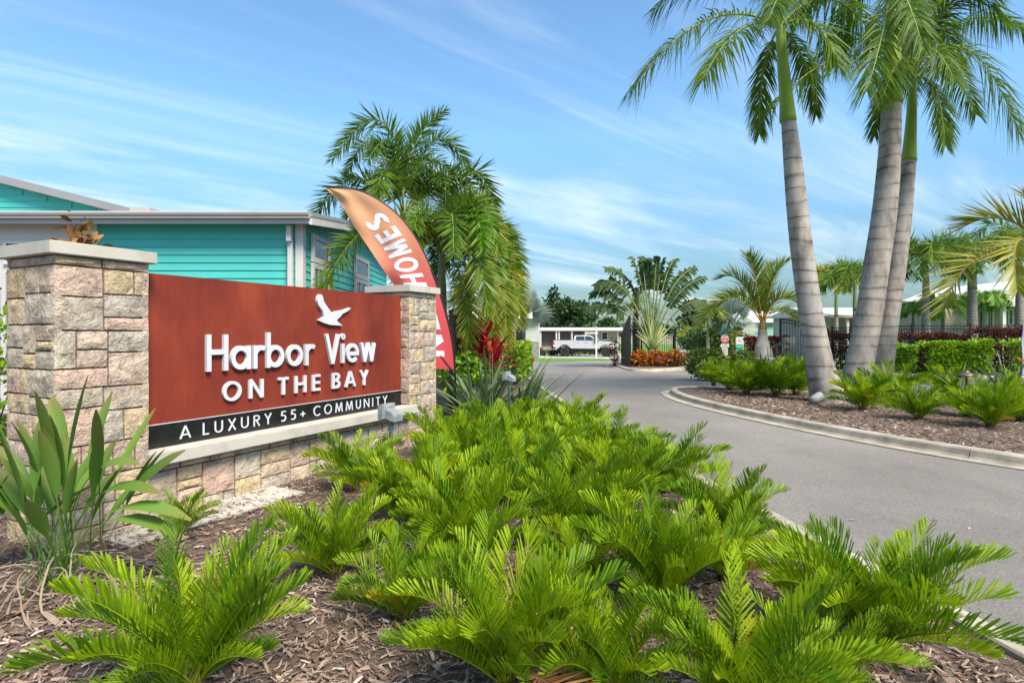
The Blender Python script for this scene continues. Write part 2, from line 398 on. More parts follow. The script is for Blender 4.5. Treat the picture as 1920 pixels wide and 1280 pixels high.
def pick_near(rs):
    while True:
        y = 1.9 + 7 * rs.rand() ** 1.7; x = xe(y) - .03 - (xe(y) + .92 * y + .3) * rs.rand()
        return x, y
o = chips('mulch_chips', 62000, pick_near, lambda x, y: mulch_z(x, y) * min(1, (xe(y) - x) / .25) + .004, .018, .085)
tag(o, 'loose brown wood-chip mulch covering the bed by the sign', 'mulch', kind='stuff')
def pick_isl(rs):
    while True:
        y = 5.5 + 11.4 * rs.rand(); x0 = lerp_tab([(5.2, 9.3), (6.35, 7.8), (7.3, 6.85), (9.1, 5.9), (11.5, 5.25), (13.6, 4.92), (15.2, 4.95), (16.6, 5.5), (17.2, 6.2)], y)
        x = x0 + 4.5 * rs.rand() ** 1.3
        if x + y < 23.2: return x, y
o = chips('median_chips', 15000, pick_isl, lambda x, y: .104, .035, .10)
tag(o, 'dark wood-chip mulch around the palms on the kerbed median', 'mulch', kind='stuff')
# ================================================================== monument sign
SV, NV, ZV = Vector((.449, .893, 0)).normalized(), Vector((.893, -.449, 0)).normalized(), Vector((0, 0, 1))
SO = Vector((-3.28, 5.19, 0))
def S3(t, n, z): return SO + SV * t + NV * n + ZV * z
def panel_tz(px, py):                          # photo pixel -> (t, z) on the panel plane
    r = (px - 960) / FPX; t = (r * SO.y - SO.x) / (SV.x - SV.y * r); Y = SO.y + SV.y * t
    return t, EYE - (py - HOR) / FPX * Y
def stonemat():
    m, t, o = _new('ledge_stone'); oi = t.nodes.new('ShaderNodeObjectInfo'); v = objvec(t)
    c = ramp(t, oi.outputs['Random'], [(.52, .42, .28), (.59, .47, .30), (.55, .45, .36), (.57, .41, .335), (.52, .445, .355), (.40, .36, .315), (.57, .505, .41)], [0, .22, .4, .55, .68, .84, 1])
    f = nz(t, 4.5, 9, .65, v); mx = t.nodes.new('ShaderNodeMix'); mx.data_type = 'RGBA'; mx.blend_type = 'MULTIPLY'; mx.inputs[0].default_value = 1
    t.links.new(c, mx.inputs[6]); t.links.new(ramp(t, f, [(.50, .48, .47), (.96, .94, .92), (1.2, 1.18, 1.13)], [.3, .5, .72]), mx.inputs[7])
    f2 = nz(t, 19, 5, .7, v, .6); m2 = t.nodes.new('ShaderNodeMix'); m2.data_type = 'RGBA'; m2.blend_type = 'MULTIPLY'; m2.inputs[0].default_value = .75
    t.links.new(mx.outputs[2], m2.inputs[6]); t.links.new(ramp(t, f2, [(.33, .29, .26), (1, 1, 1)], [.33, .47]), m2.inputs[7])
    p = t.nodes.new('ShaderNodeBsdfPrincipled'); p.inputs['Roughness'].default_value = .9; p.inputs['Specular IOR Level'].default_value = .2
    t.links.new(m2.outputs[2], p.inputs['Base Color'])
    b = t.nodes.new('ShaderNodeBump'); b.inputs['Strength'].default_value = 1.0; b.inputs['Distance'].default_value = .045
    t.links.new(mth(t, 'ADD', nz(t, 9, 8, .65, v, .8), mth(t, 'MULTIPLY', nz(t, 45, 4, .6, v), .3)), b.inputs['Height']); t.links.new(b.outputs[0], p.inputs['Normal']); t.links.new(p.outputs[0], o.inputs[0]); return m
M_stone = stonemat()
M_mortar = pbr('mortar', [(.10, .075, .055), (.17, .13, .095)], scale=8, rough=.95, bump=.4, bscale=60)
def split(x0, z0, x1, z1, out, rs, smax=.40):
    w, h = x1 - x0, z1 - z0
    if (w * h > .12 or w > .46 or h > .34) and (w > .2 or h > .2) or (w * h > .05 and (w > .18 and h > .16) and rs.random() < .40):
        k = rs.uniform(.34, .66)
        if w > h * rs.uniform(.95, 1.5): split(x0, z0, x0 + w * k, z1, out, rs); split(x0 + w * k, z0, x1, z1, out, rs)
        else: split(x0, z0, x1, z0 + h * k, out, rs); split(x0, z0 + h * k, x1, z1, out, rs)
    else: out.append((x0, z0, x1, z1))
def stones(parent, org, U, N, w, z0, z1, seed, course=None):
    """rubble-cut veneer on a face: org = lower corner, U along, N outwards"""
    rs = random.Random(seed); out = []
    z = z1 - .075; xs = 0                       # thin top course, then mixed blocks
    while xs < w - .02:
        l = min(rs.uniform(.25, .45), w - xs); l = w - xs if w - xs - l < .12 else l
        out.append((xs, z, xs + l, z1)); xs += l
    if w > 1.2:
        xs = 0
        while xs < w - .02:
            l = min(rs.uniform(.7, 1.0), w - xs); l = w - xs if w - xs - l < .3 else l
            split(xs, z0, xs + l, z, out, rs); xs += l
    else:
        zz = z
        while zz > z0 + .02:
            h = min(rs.uniform(.34, .52), zz - z0); h = zz - z0 if zz - z0 - h < .18 else h
            split(0, zz - h, w, zz, out, rs); zz -= h
    for (a, b, c, d) in out:
        g = .0045; a += g; b += g; c -= g; d -= g; mb = MB(); dep = rs.uniform(.020, .028); n = 4
        nu = max(3, int((c - a) / .05)); nw = max(3, int((d - b) / .05)); nu, nw = min(nu, 5), min(nw, 5); idx = []
        so = rs.uniform(0, 99)
        for j in range(nw + 1):
            for i in range(nu + 1):
                u, q = i / nu, j / nw; edge = i in (0, nu) or j in (0, nw)
                ju = 0 if i in (0, nu) else rs.uniform(-.2, .2) / nu; jq = 0 if j in (0, nw) else rs.uniform(-.2, .2) / nw
                ed = rs.uniform(0, .005) if edge else 0
                uu = a + (c - a) * (u + ju) + (ed if i == 0 else -ed if i == nu else 0); zz = b + (d - b) * (q + jq) + (ed if j == 0 else -ed if j == nw else 0)
                dd = dep * .66 if edge else dep + .012 * mnoise.noise(Vector((uu * 9 + so, zz * 9, so)))
                idx.append(mb.vt(org + U * uu + ZV * zz + N * dd))
        W = nu + 1
        for j in range(nw):
            for i in range(nu): mb.f.append([idx[j * W + i], idx[j * W + i + 1], idx[(j + 1) * W + i + 1], idx[(j + 1) * W + i]])
        rim = [j for j in range(W)] + [k * W + nu for k in range(1, nw + 1)] + [nw * W + i for i in range(nu - 1, -1, -1)] + [k * W for k in range(nw - 1, 0, -1)]
        bk = [mb.vt(Vector(mb.v[idx[r]]) - N * .05) for r in rim]
        for i in range(len(rim)): mb.f.append([idx[rim[i]], bk[i], bk[(i + 1) % len(rim)], idx[rim[(i + 1) % len(rim)]]])
        mb.build('stone', M_stone, parent, smooth=False)
sign = thing('monument_sign', S3(1.8, -.2, 0), 'entrance sign with two stone pillars, red panel, silver lettering and a bird emblem', 'sign')
def pillar(t0, t1, seed, lab):
    n0, n1 = -.56, .15; ztop = 2.305
    p = MB().obox(S3(t0, n1, -.1) - NV * 0, SV * (t1 - t0), -NV * (n1 - n0), ZV * (ztop + .1 - .001)).build('pillar', M_mortar, sign)
    p['label'] = lab
    stones(p, S3(t0 - .02, n1, 0), SV, NV, t1 - t0 + .04, -.06, ztop, seed)
    stones(p, S3(t0, n0, 0), NV, -SV, n1 - n0 + .02, -.06, ztop, seed + 1)
    stones(p, S3(t1, n1 + .02, 0), -NV, SV, n1 - n0 + .02, -.06, ztop, seed + 2)
    bm = bmesh.new(); c = S3(t0 - .065, n1 + .065, ztop + .002); u, v, w = SV * (t1 - t0 + .13), -NV * (n1 - n0 + .13), ZV * .10
    vs = [bm.verts.new(q) for q in (c, c + u, c + u + v, c + v, c + w, c + u + w, c + u + v + w, c + v + w)]
    for q in ((3, 2, 1, 0), (4, 5, 6, 7), (0, 1, 5, 4), (1, 2, 6, 5), (2, 3, 7, 6), (3, 0, 4, 7)): bm.faces.new([vs[k] for k in q])
    bmesh.ops.bevel(bm, geom=bm.edges[:], offset=.007, segments=2, affect='EDGES')
    off = wloc(p); bmesh.ops.translate(bm, verts=bm.verts, vec=-off)
    me = bpy.data.meshes.new('cap'); bm.to_mesh(me); bm.free(); me.materials.append(M_cap); o = bpy.data.objects.new('cap', me); COL.objects.link(o); o.parent = p
pillar(-.79, -.11, 11, 'near stone pillar'); pillar(3.66, 4.32, 23, 'far stone pillar')
lw = MB().obox(S3(-.105, .10, -.1), SV * 3.755, -NV * .4, ZV * .638).build('base_wall', M_mortar, sign)
stones(lw, S3(-.10, .10, 0), SV, NV, 3.74, -.08, .535, 41)
bm = bmesh.new(); c = S3(-.13, .245, .54); u, v, w = SV * 3.90, -NV * .5, ZV * .115
vs_ = [bm.verts.new(q) for q in (c, c + u, c + u + v, c + v, c + w, c + u + w, c + u + v + w, c + v + w)]
for q in ((3, 2, 1, 0), (4, 5, 6, 7), (0, 1, 5, 4), (1, 2, 6, 5), (2, 3, 7, 6), (3, 0, 4, 7)): bm.faces.new([vs_[k] for k in q])
bmesh.ops.bevel(bm, geom=bm.edges[:], offset=.008, segments=2, affect='EDGES'); bmesh.ops.translate(bm, verts=bm.verts, vec=-wloc(sign))
me = bpy.data.meshes.new('ledge'); bm.to_mesh(me); bm.free(); me.materials.append(M_cap); o = bpy.data.objects.new('ledge', me); COL.objects.link(o); o.parent = sign
MB().obox(S3(-.5, .62, -.05), SV * 1.75, -NV * .5, ZV * .10).build('footing', M_walk, sign)
M_red = pbr('weathered_red_panel', [(.125, .020, .013), (.20, .032, .018), (.28, .052, .023)], scale=1.7, rough=.55, spec=.22, stretch=(1, 1, .55), detail=10, bump=.03, bscale=300, lo=.28, hi=.72)
M_blk = pbr('black_panel', [(.006, .006, .007), (.016, .016, .018)], scale=14, rough=.28, spec=.5)
M_let = pbr('brushed_aluminium_letter', [(.50, .51, .55), (.60, .61, .65)], scale=3, rough=.42, spec=.5)
def red_streaks():                             # rain streaks down the painted face
    t = M_red.node_tree; p = [n for n in t.nodes if n.type == 'BSDF_PRINCIPLED'][0]; src = p.inputs['Base Color'].links[0].from_socket
    mx = t.nodes.new('ShaderNodeMix'); mx.data_type = 'RGBA'; mx.blend_type = 'MULTIPLY'; mx.inputs[0].default_value = 1
    t.links.new(src, mx.inputs[6]); t.links.new(ramp(t, nz(t, 5, 6, .7, objvec(t, (5, 5, .35))), [(.90, .90, .91), (1, 1, 1), (1.06, 1.08, 1.09)], [.3, .5, .72]), mx.inputs[7]); t.links.new(mx.outputs[2], p.inputs['Base Color'])
red_streaks()
pan = MB().obox(S3(-.1, .02, .655), SV * 3.75, -NV * .12, ZV * 1.588).build('panel', M_red, sign)
band = MB().obox(S3(-.098, .026, .657), SV * 3.74, -NV * .02, ZV * .212).build('black_band', M_blk, pan)
MB().obox(S3(-.1, .03, .869), SV * 3.75, -NV * .02, ZV * .006).build('trim_strip', M_let, pan)
# ---- stroke lettering, geometric sans
def arc(cx, cy, rx, ry, a0, a1, n=26):
    return [(cx + rx * math.cos(R(a0 + (a1 - a0) * i / n)), cy + ry * math.sin(R(a0 + (a1 - a0) * i / n))) for i in range(n + 1)]
def glyph(ch, w):
    h = w / 2; X = .68
    c = lambda W: (W, )
    if ch == 'H': return [[(h, 0), (h, 1)], [(.68 - h, 0), (.68 - h, 1)], [(h, .52), (.68 - h, .52)]], .68
    if ch == 'a': return [arc(X / 2, X / 2, X / 2 - h, X / 2 - h, 0, 360), [(X - h, 0), (X - h, X)]], X
    if ch == 'b': return [arc(X / 2, X / 2, X / 2 - h, X / 2 - h, 0, 360), [(h, 0), (h, 1.06)]], X
    if ch == 'o': return [arc(X / 2 + .01, X / 2, X / 2 - h, X / 2 - h, 0, 360)], X + .02
    if ch == 'r': return [[(h, 0), (h, X)], arc(.30, X - .29, .30 - h, .29 - h, 170, 60, 12)], .40
    if ch == 'i': return [[(h, 0), (h, X)], arc(h, .92, w * .28, w * .28, 0, 360, 14)], w
    if ch == 'e': return [arc(X / 2, X / 2, X / 2 - h, X / 2 - h, 0, 318), [(w * .8, X / 2 - w * .18), (X - h * .3, X / 2 - w * .18)]], X
    if ch == 'w': return [[(h, X), (.24, 0)], [(.24, 0), (.43, X)], [(.43, X), (.62, 0)], [(.62, 0), (.86 - h, X)]], .86
    if ch == 'V': return [[(h, 1), (.36, 0)], [(.36, 0), (.72 - h, 1)]], .72
    if ch == 'O': return [arc(.43, .5, .43 - h, .52 - h, 0, 360, 34)], .86
    if ch == 'C': return [arc(.45, .5, .45 - h, .52 - h, 48, 312, 28)], .76
    if ch == 'N': return [[(h, 0), (h, 1)], [(.72 - h, 0), (.72 - h, 1)], [(h, 1), (.72 - h, 0)]], .72
    if ch == 'T': return [[(0, 1 - h), (.56, 1 - h)], [(.28, 0), (.28, 1)]], .56
    if ch == 'E': return [[(h, 0), (h, 1)], [(h, 1 - h), (.50, 1 - h)], [(h, .5), (.48, .5)], [(h, h), (.50, h)]], .50
    if ch == 'B': return [[(h, 0), (h, 1)], [(h, 1 - h), (.28, 1 - h)], arc(.28, .755, .245 - h, .245 - h, 90, -90, 14), [(h, .51), (.30, .51)], [(h, h), (.30, h)], arc(.30, .27, .25 - h, .27 - h, 90, -90, 14)], .56
    if ch == 'A': return [[(h * .6, 0), (.36, 1)], [(.36, 1), (.72 - h * .6, 0)], [(.15, .30), (.57, .30)]], .72
    if ch == 'Y': return [[(h * .6, 1), (.31, .46)], [(.62 - h * .6, 1), (.31, .46)], [(.31, 0), (.31, .5)]], .62
    if ch == 'L': return [[(h, 0), (h, 1)], [(h, h), (.44, h)]], .44
    if ch == 'U': return [[(h, 1), (h, .32)], arc(.31, .33, .31 - h, .33 - h, 180, 360, 16), [(.62 - h, .32), (.62 - h, 1)]], .62
    if ch == 'X': return [[(h * .7, 0), (.60 - h * .7, 1)], [(h * .7, 1), (.60 - h * .7, 0)]], .60
    if ch == 'R': return [[(h, 0), (h, 1)], [(h, 1 - h), (.28, 1 - h)], arc(.28, .74, .26 - h, .26 - h, 90, -90, 14), [(h, .48 + h), (.28, .48 + h)], [(.24, .5), (.52 - h * .5, 0)]], .54
    if ch == '5': return [[(.12, 1 - h), (.50, 1 - h)], [(.15, 1), (.10, .55)], arc(.23, .33, .29 - h, .33 - h, 118, -128, 22)], .54
    if ch == '+': return [[(.02, .42), (.52, .42)], [(.27, .17), (.27, .67)]], .54
    if ch == 'M': return [[(h * .8, 0), (.14, 1)], [(.14, 1), (.42, .06)], [(.42, .06), (.70, 1)], [(.70, 1), (.84 - h * .8, 0)]], .84
    if ch == 'W': return [[(h * .8, 1), (.22, 0)], [(.22, 0), (.42, .96)], [(.42, .96), (.62, 0)], [(.62, 0), (.84 - h * .8, 1)]], .84
    if ch == 'I': return [[(h, 0), (h, 1)]], w
    if ch == 'S': return [arc(.27, .745, .25 - h, .255 - h, 35, 255, 16) + arc(.27, .27, .27 - h, .27 - h, 75, -150, 18)], .54
    if ch == 'P': return [[(h, 0), (h, 1)], [(h, 1 - h), (.27, 1 - h)], arc(.27, .72, .28 - h, .28 - h, 90, -90, 14), [(h, .44 + h), (.27, .44 + h)]], .55
    if ch == '3': return [arc(.25, .74, .25 - h, .26 - h, 150, -80, 16), arc(.25, .27, .27 - h, .27 - h, 80, -150, 16)], .54
    if ch == '-': return [[(.05, .42), (.4, .42)]], .45
    return [], .45
def letter(mb, ch, w, P, depth):
    """P(x, y, d) -> 3D; each stroke a ribbon, set a hair proud of the one before"""
    st, adv = glyph(ch, w)
    for si, s in enumerate(st):
        d = depth + si * depth * .02 + .0002 * si; n = len(s); closed = (Vector(s[0]) - Vector(s[-1])).length < 1e-4
        if n == 2: s = [tuple(Vector(s[0]).lerp(Vector(s[1]), k / 6)) for k in range(7)]; n = 7
        ring = []
        for k in range(n):
            a, b = Vector(s[k - 1] if k else (s[-2] if closed else s[0])), Vector(s[k + 1] if k < n - 1 else (s[1] if closed else s[-1]))
            t = (b - a).normalized(); q = Vector((-t.y, t.x)) * (w / 2); p = Vector(s[k])
            ring.append((mb.vt(P(*(p + q), d)), mb.vt(P(*(p - q), d)), mb.vt(P(*(p + q), 0)), mb.vt(P(*(p - q), 0))))
        for a, b in zip(ring, ring[1:]):
            mb.f.append([a[0], a[1], b[1], b[0]])
            if depth > .004: mb.f.append([a[2], a[0], b[0], b[2]]); mb.f.append([a[1], a[3], b[3], b[1]])
        if depth > .004 and not closed:
            a, b = ring[0], ring[-1]; mb.f.append([a[0], a[2], a[3], a[1]]); mb.f.append([b[1], b[3], b[2], b[0]])
    return adv
def textrun(txt, t0, t1, z0, h, w, depth, space, parent, n0, kern=None, mat=None):
    adv = 0; lay = []
    for i, ch in enumerate(txt):
        if ch == ' ': adv += .42; continue
        lay.append((ch, adv)); adv += glyph(ch, w)[1] + space + (kern or {}).get(i, 0)
    adv -= space; k = (t1 - t0) / adv
    for ch, x in lay:
        mb = MB(); letter(mb, ch, w, lambda a, b, d, x=x: S3(t0 + (x + a) * k, n0 + d, z0 + b * h), depth)
        mb.build('letter', mat or M_let, parent)
textrun('Harbor View', .535, 3.04, 1.325, .365, .140, .035, .095, pan, .024)
textrun('ON THE BAY', .717, 2.90, 1.012, .196, .155, .026, .36, pan, .024)
textrun('A LUXURY 55+ COMMUNITY', .276, 3.31, .707, .118, .115, .006, .40, pan, .030, mat=M_let)
bird = [(463, 58), (447, 68), (438, 95), (437, 120), (450, 160), (485, 205), (500, 262), (490, 272), (448, 297), (490, 318), (560, 340), (668, 346), (660, 336), (635, 320), (617, 295), (650, 265), (672, 238), (720, 212), (747, 188), (738, 181), (680, 202), (620, 212), (590, 222), (573, 240), (560, 215), (520, 160), (497, 120), (490, 85), (478, 62)]
pts = [panel_tz(500 + x / 4.923, 540 + y / 4.923) for x, y in bird]
bm = bmesh.new(); f = bm.faces.new([bm.verts.new(S3(t, .056, z)) for t, z in pts]); 
r = bmesh.ops.extrude_face_region(bm, geom=[f]); bmesh.ops.translate(bm, verts=[e for e in r['geom'] if isinstance(e, bmesh.types.BMVert)], vec=-NV * .035)
bmesh.ops.recalc_face_normals(bm, faces=bm.faces); bmesh.ops.triangulate(bm, faces=[f for f in bm.faces if len(f.verts) > 4]); bmesh.ops.translate(bm, verts=bm.verts, vec=-wloc(pan))
me = bpy.data.meshes.new('bird_emblem'); bm.to_mesh(me); bm.free(); me.materials.append(M_let); o = bpy.data.objects.new('bird_emblem', me); COL.objects.link(o); o.parent = pan
# ================================================================== feather flag
RE = [(852, 692), (848, 645), (836, 590), (819, 535), (797, 480), (770, 432), (735, 393), (690, 364), (650, 352), (612, 352)]
LE = [(774, 690), (772, 640), (760, 588), (738, 536), (717, 503), (692, 465), (668, 430), (646, 394), (628, 370), (611, 353)]
FY = 10.2
Rc = catmull([at(x, y, FY) for x, y in RE], 8); Lc = catmull([at(x, y, FY) for x, y in LE], 8)
def flag_pt(u, v, d=0):                        # u across from the pole edge, v up
    k = min(max(v, 0), 1) * (len(Rc) - 1); i = min(int(k), len(Rc) - 2); f = k - i
    p = Rc[i].lerp(Rc[i + 1], f).lerp(Lc[i].lerp(Lc[i + 1], f), u)
    p = p.copy(); p.y += .035 * math.sin(9 * u + 14 * v) * u + .02 * math.sin(23 * v - 6 * u) * u - d; return p
fl = thing('feather_flag', (Rc[0].x + .03, FY, gz(FY)), 'tall orange to red feather flag with white lettering NEW HOMES behind the far pillar', 'flag')
mb = MB(); NU, NVv = 14, 60; g = [[mb.vt(flag_pt(i / NU, j / NVv), .5, j / NVv) for i in range(NU + 1)] for j in range(NVv + 1)]
for j in range(NVv):
    for i in range(NU): mb.f.append([g[j][i], g[j][i + 1], g[j + 1][i + 1], g[j + 1][i]])
def flagmat():
    m, t, o = _new('flag_cloth'); a = t.nodes.new('ShaderNodeAttribute'); a.attribute_name = 'lt'
    c = ramp(t, a.outputs['Fac'], [(.82, .09, .11), (.82, .12, .12), (.80, .36, .20), (.72, .42, .22)], [0, .32, .58, 1])
    p = t.nodes.new('ShaderNodeBsdfPrincipled'); p.inputs['Roughness'].default_value = .75; t.links.new(c, p.inputs['Base Color'])
    tr = t.nodes.new('ShaderNodeBsdfTranslucent'); t.links.new(c, tr.inputs[0]); ms = t.nodes.new('ShaderNodeMixShader'); ms.inputs[0].default_value = .4
    t.links.new(p.outputs[0], ms.inputs[1]); t.links.new(tr.outputs[0], ms.inputs[2]); t.links.new(ms.outputs[0], o.inputs[0]); return m
ban = mb.build('banner', flagmat(), fl, smooth=True)
M_white = pbr('white_print', [(.62, .62, .66)], rough=.7)
M_dark = pbr('dark_metal', [(.008, .008, .009), (.014, .014, .015)], scale=9, rough=.4, spec=.5)
# vertical lettering, read upwards, letter tops to the left edge
v0 = .05
for ch, a, b in (('N', .055, .145), ('E', .165, .225), ('W', .24, .315), ('H', .33, .385), ('O', .397, .462), ('M', .474, .535), ('E', .55, .60), ('S', .615, .685)):
    mb = MB(); adv = glyph(ch, .2)[1]
    letter(mb, ch, .2, lambda x, y, d, a=a, b=b, adv=adv: flag_pt(.22 + .52 * y, a + (b - a) * x / adv, .006 + d), .001); mb.build('letter', M_white, ban)
edge = [p + Vector((.012, 0, 0)) for p in Rc]
MB().tube([Vector((edge[0].x + .01, FY, gz(FY) - .2))] + edge, [.016] * 30 + [.010] * (len(edge) - 29), 8).build('pole', M_dark, fl, smooth=True)

# ================================================================== ribbon helpers for architecture
M_teal = pbr('teal_siding', [(.060, .42, .38), (.072, .47, .425)], scale=1.5, rough=.6, bump=.05, bscale=80, detail=8)
M_wtrim = pbr('white_trim', [(.50, .48, .47), (.57, .55, .54)], scale=2, rough=.55)
M_gut = pbr('gutter_metal', [(.40, .37, .36), (.46, .43, .42)], scale=2, rough=.4)
M_roof = pbr('grey_metal_roof', [(.30, .28, .28), (.36, .34, .34)], scale=1, rough=.4, metal=.3)
M_glass = glass('window_glass')
def clap(parent, x0, x1, y, z0, z1, exp, mat, axis='x'):
    """lapped boards on a wall facing -Y (axis x) or +X (axis y: y is the plane x and x0..x1 run along Y)"""
    n = int(round((z1 - z0) / exp))
    mb = MB()
    prof = [(0, 0), (-.026, 0), (-.006, exp + .012), (0, exp + .012)]
    for s, e in ((0, 1),):
        a = [mb.vt((0, p, z)) if axis == 'x' else mb.vt((-p, 0, z)) for p, z in prof]; b = [mb.vt((x1 - x0, p, z)) if axis == 'x' else mb.vt((-p, x1 - x0, z)) for p, z in prof]
    for k in range(4): mb.f.append([a[k], b[k], b[(k + 1) % 4], a[(k + 1) % 4]] if axis == 'x' else [a[k], a[(k + 1) % 4], b[(k + 1) % 4], b[k]])
    mb.f.append(a); mb.f.append(b[::-1]); me = mb.mesh('siding_board', mat); w = wloc(parent)
    for i in range(n): inst('siding_board', me, parent, Vector((x0, y, z0 + i * exp) if axis == 'x' else (y, x0, z0 + i * exp)) - w)
def window_y(parent, x0, x1, y, z0, z1, nx=1, nz=1, fr=.06, mat=None, mull=.03):
    """window on a wall facing -Y at plane y"""
    f = MB(); g = y - .05
    f.box((x0, g, z0), (x0 + fr, y, z1)).box((x1 - fr, g, z0), (x1, y, z1)).box((x0 + fr, g, z1 - fr), (x1 - fr, y, z1)).box((x0 + fr, g, z0), (x1 - fr, y, z0 + fr))
    for i in range(1, nx): c = x0 + (x1 - x0) * i / nx; f.box((c - mull / 2, g + .01, z0 + fr), (c + mull / 2, y - .01, z1 - fr))
    for i in range(1, nz): c = z0 + (z1 - z0) * i / nz; f.box((x0 + fr, g + .012, c - mull / 2), (x1 - fr, y - .012, c + mull / 2))
    w = f.build('window', mat or M_wtrim, parent); MB().box((x0 + fr * .5, y - .02, z0 + fr * .5), (x1 - fr * .5, y - .012, z1 - fr * .5)).build('pane', M_glass, w); return w
def window_x(parent, y0, y1, x, z0, z1, ny=1, nz=1, fr=.08, mull=.035):
    """window on a wall facing +X at plane x"""
    f = MB(); g = x + .06
    f.box((x, y0, z0), (g, y0 + fr, z1)).box((x, y1 - fr, z0), (g, y1, z1)).box((x, y0 + fr, z1 - fr), (g, y1 - fr, z1)).box((x, y0 + fr, z0), (g, y1 - fr, z0 + fr))
    for i in range(1, ny): c = y0 + (y1 - y0) * i / ny; f.box((x + .01, c - mull / 2, z0 + fr), (g - .01, c + mull / 2, z1 - fr))
    for i in range(1, nz): c = z0 + (z1 - z0) * i / nz; f.box((x + .012, y0 + fr, c - mull / 2), (g - .012, y1 - fr, c + mull / 2))
    w = f.build('window', M_wtrim, parent); MB().box((x + .028, y0 + fr * .5, z0 + fr * .5), (x + .034, y1 - fr * .5, z1 - fr * .5)).build('pane', M_glass, w); return w

# ================================================================== teal house behind the sign
HY, HX = 12.0, -4.34
th = thing('teal_house', (-9, 14, 0), 'turquoise lap-sided house with white trim behind the entrance sign', 'house')
EAVE = 4.02
MB().box((-24, HY + .03, -.1), (HX - .03, 20, EAVE)).build('wall_core', M_teal, th)
clap(th, -8.63, HX - .16, HY + .03, 1.06, EAVE, .163, M_teal)
clap(th, HY + .12, 20, HX - .03, 1.06, EAVE - .05, .163, M_teal, 'y')
MB().box((HX - .16, HY - .035, 0), (HX + .0, HY + .13, EAVE)).build('corner_board', M_wtrim, th)
MB().box((-8.86, HY - .03, 0), (-8.63, HY + .03, EAVE - .02)).build('corner_board', M_wtrim, th)
# gable end wall above the low eave, roof with seams
mb = MB(); a, b = EAVE - .02, 4.55
i = [mb.vt(p) for p in ((HX - .06, HY + .03, a), (HX - .06, 16, b), (HX - .06, 20, a), (-24, HY + .03, a), (-24, 16, b), (-24, 20, a))]
mb.f += [[0, 2, 1], [3, 4, 5], [0, 1, 4, 3], [1, 2, 5, 4]]; mb.build('gable_wall', M_teal, th)
sl = .53 / 4.0
rz = lambda y: EAVE + .10 + (y - (HY - .35)) * sl if y < 16 else EAVE + .10 + (16 - HY + .35) * sl - (y - 16) * sl
mb = MB()
for y0, y1 in ((HY - .35, 16), (16, 20.4)):
    p = [(-24, y0, rz(y0)), (HX + .30, y0, rz(y0)), (HX + .30, y1, rz(y1)), (-24, y1, rz(y1))]
    i = [mb.vt(q) for q in p] + [mb.vt((q[0], q[1], q[2] - .06)) for q in p]
    mb.f += [i[:4], i[4:][::-1], [i[0], i[4], i[5], i[1]], [i[1], i[5], i[6], i[2]], [i[2], i[6], i[7], i[3]], [i[3], i[7], i[4], i[0]]]
rf = mb.build('roof', M_roof, th)
ribs = MB().obox((-.018, HY - .36, rz(HY - .36) + .0), (.036, 0, 0), (0, 4.36, 4.36 * sl), (0, 0, .045)).mesh('roof_rib', M_roof)
for k in range(48): inst('roof_rib', ribs, rf, Vector((HX + .2 - k * .3, 0, 0)) - wloc(rf))
# gutter: moulded profile along the front eave
mb = MB(); prof = [(-.35, .13), (-.47, .13), (-.475, .10), (-.46, .06), (-.43, .03), (-.43, .0), (-.35, .0)]
a = [mb.vt((-24, HY + p, EAVE + .0 + z)) for p, z in prof]; b = [mb.vt((HX + .26, HY + p, EAVE + z)) for p, z in prof]
for k in range(len(prof)): mb.f.append([a[k], b[k], b[(k + 1) % len(prof)], a[(k + 1) % len(prof)]])
mb.f += [a, b[::-1]]; mb.build('gutter', M_gut, th)
MB().box((-24, HY - .345, EAVE - .10), (HX + .24, HY - .30, EAVE + .09)).build('fascia', M_gut, th)
MB().box((-24, HY - .30, EAVE - .045), (HX + .2, HY + .02, EAVE - .02)).build('soffit', M_wtrim, th)
mb = MB().obox((HX + .24, HY - .33, rz(HY - .33) - .22), (.05, 0, 0), (0, 4.4, 4.4 * sl), (0, 0, .19)); mb.build('rake_board', M_wtrim, th)
mb = MB(); mb.box((HX - .30, HY - .18, EAVE - .42), (HX - .20, HY - .07, EAVE - .10)); mb.box((HX - .30, HY - .10, 0), (HX - .20, HY - .035, EAVE - .42)); mb.build('downspout', M_wtrim, th)
# white window bay left of the siding
MB().box((-24, HY - .02, 0), (-8.86, HY + .03, EAVE - .03)).build('white_wall', M_wtrim, th)
window_y(th, -10.55, -9.05, HY - .022, 3.13, 3.62); window_y(th, -10.55, -9.05, HY - .022, .9, 3.02, 2, 3)
window_y(th, -12.4, -10.8, HY - .022, 3.13, 3.62); window_y(th, -12.4, -10.8, HY - .022, .9, 3.02, 2, 3)
window_x(th, 12.42, 13.6, HX + .0, 3.25, 3.86, 1, 1, .11); window_x(th, 12.42, 13.6, HX + .0, 1.0, 3.23, 3, 2, .11)
window_x(th, 15.8, 17.3, HX + .0, 3.25, 3.86, 1, 1, .11); window_x(th, 15.8, 17.3, HX + .0, 1.0, 3.23, 3, 2, .11)
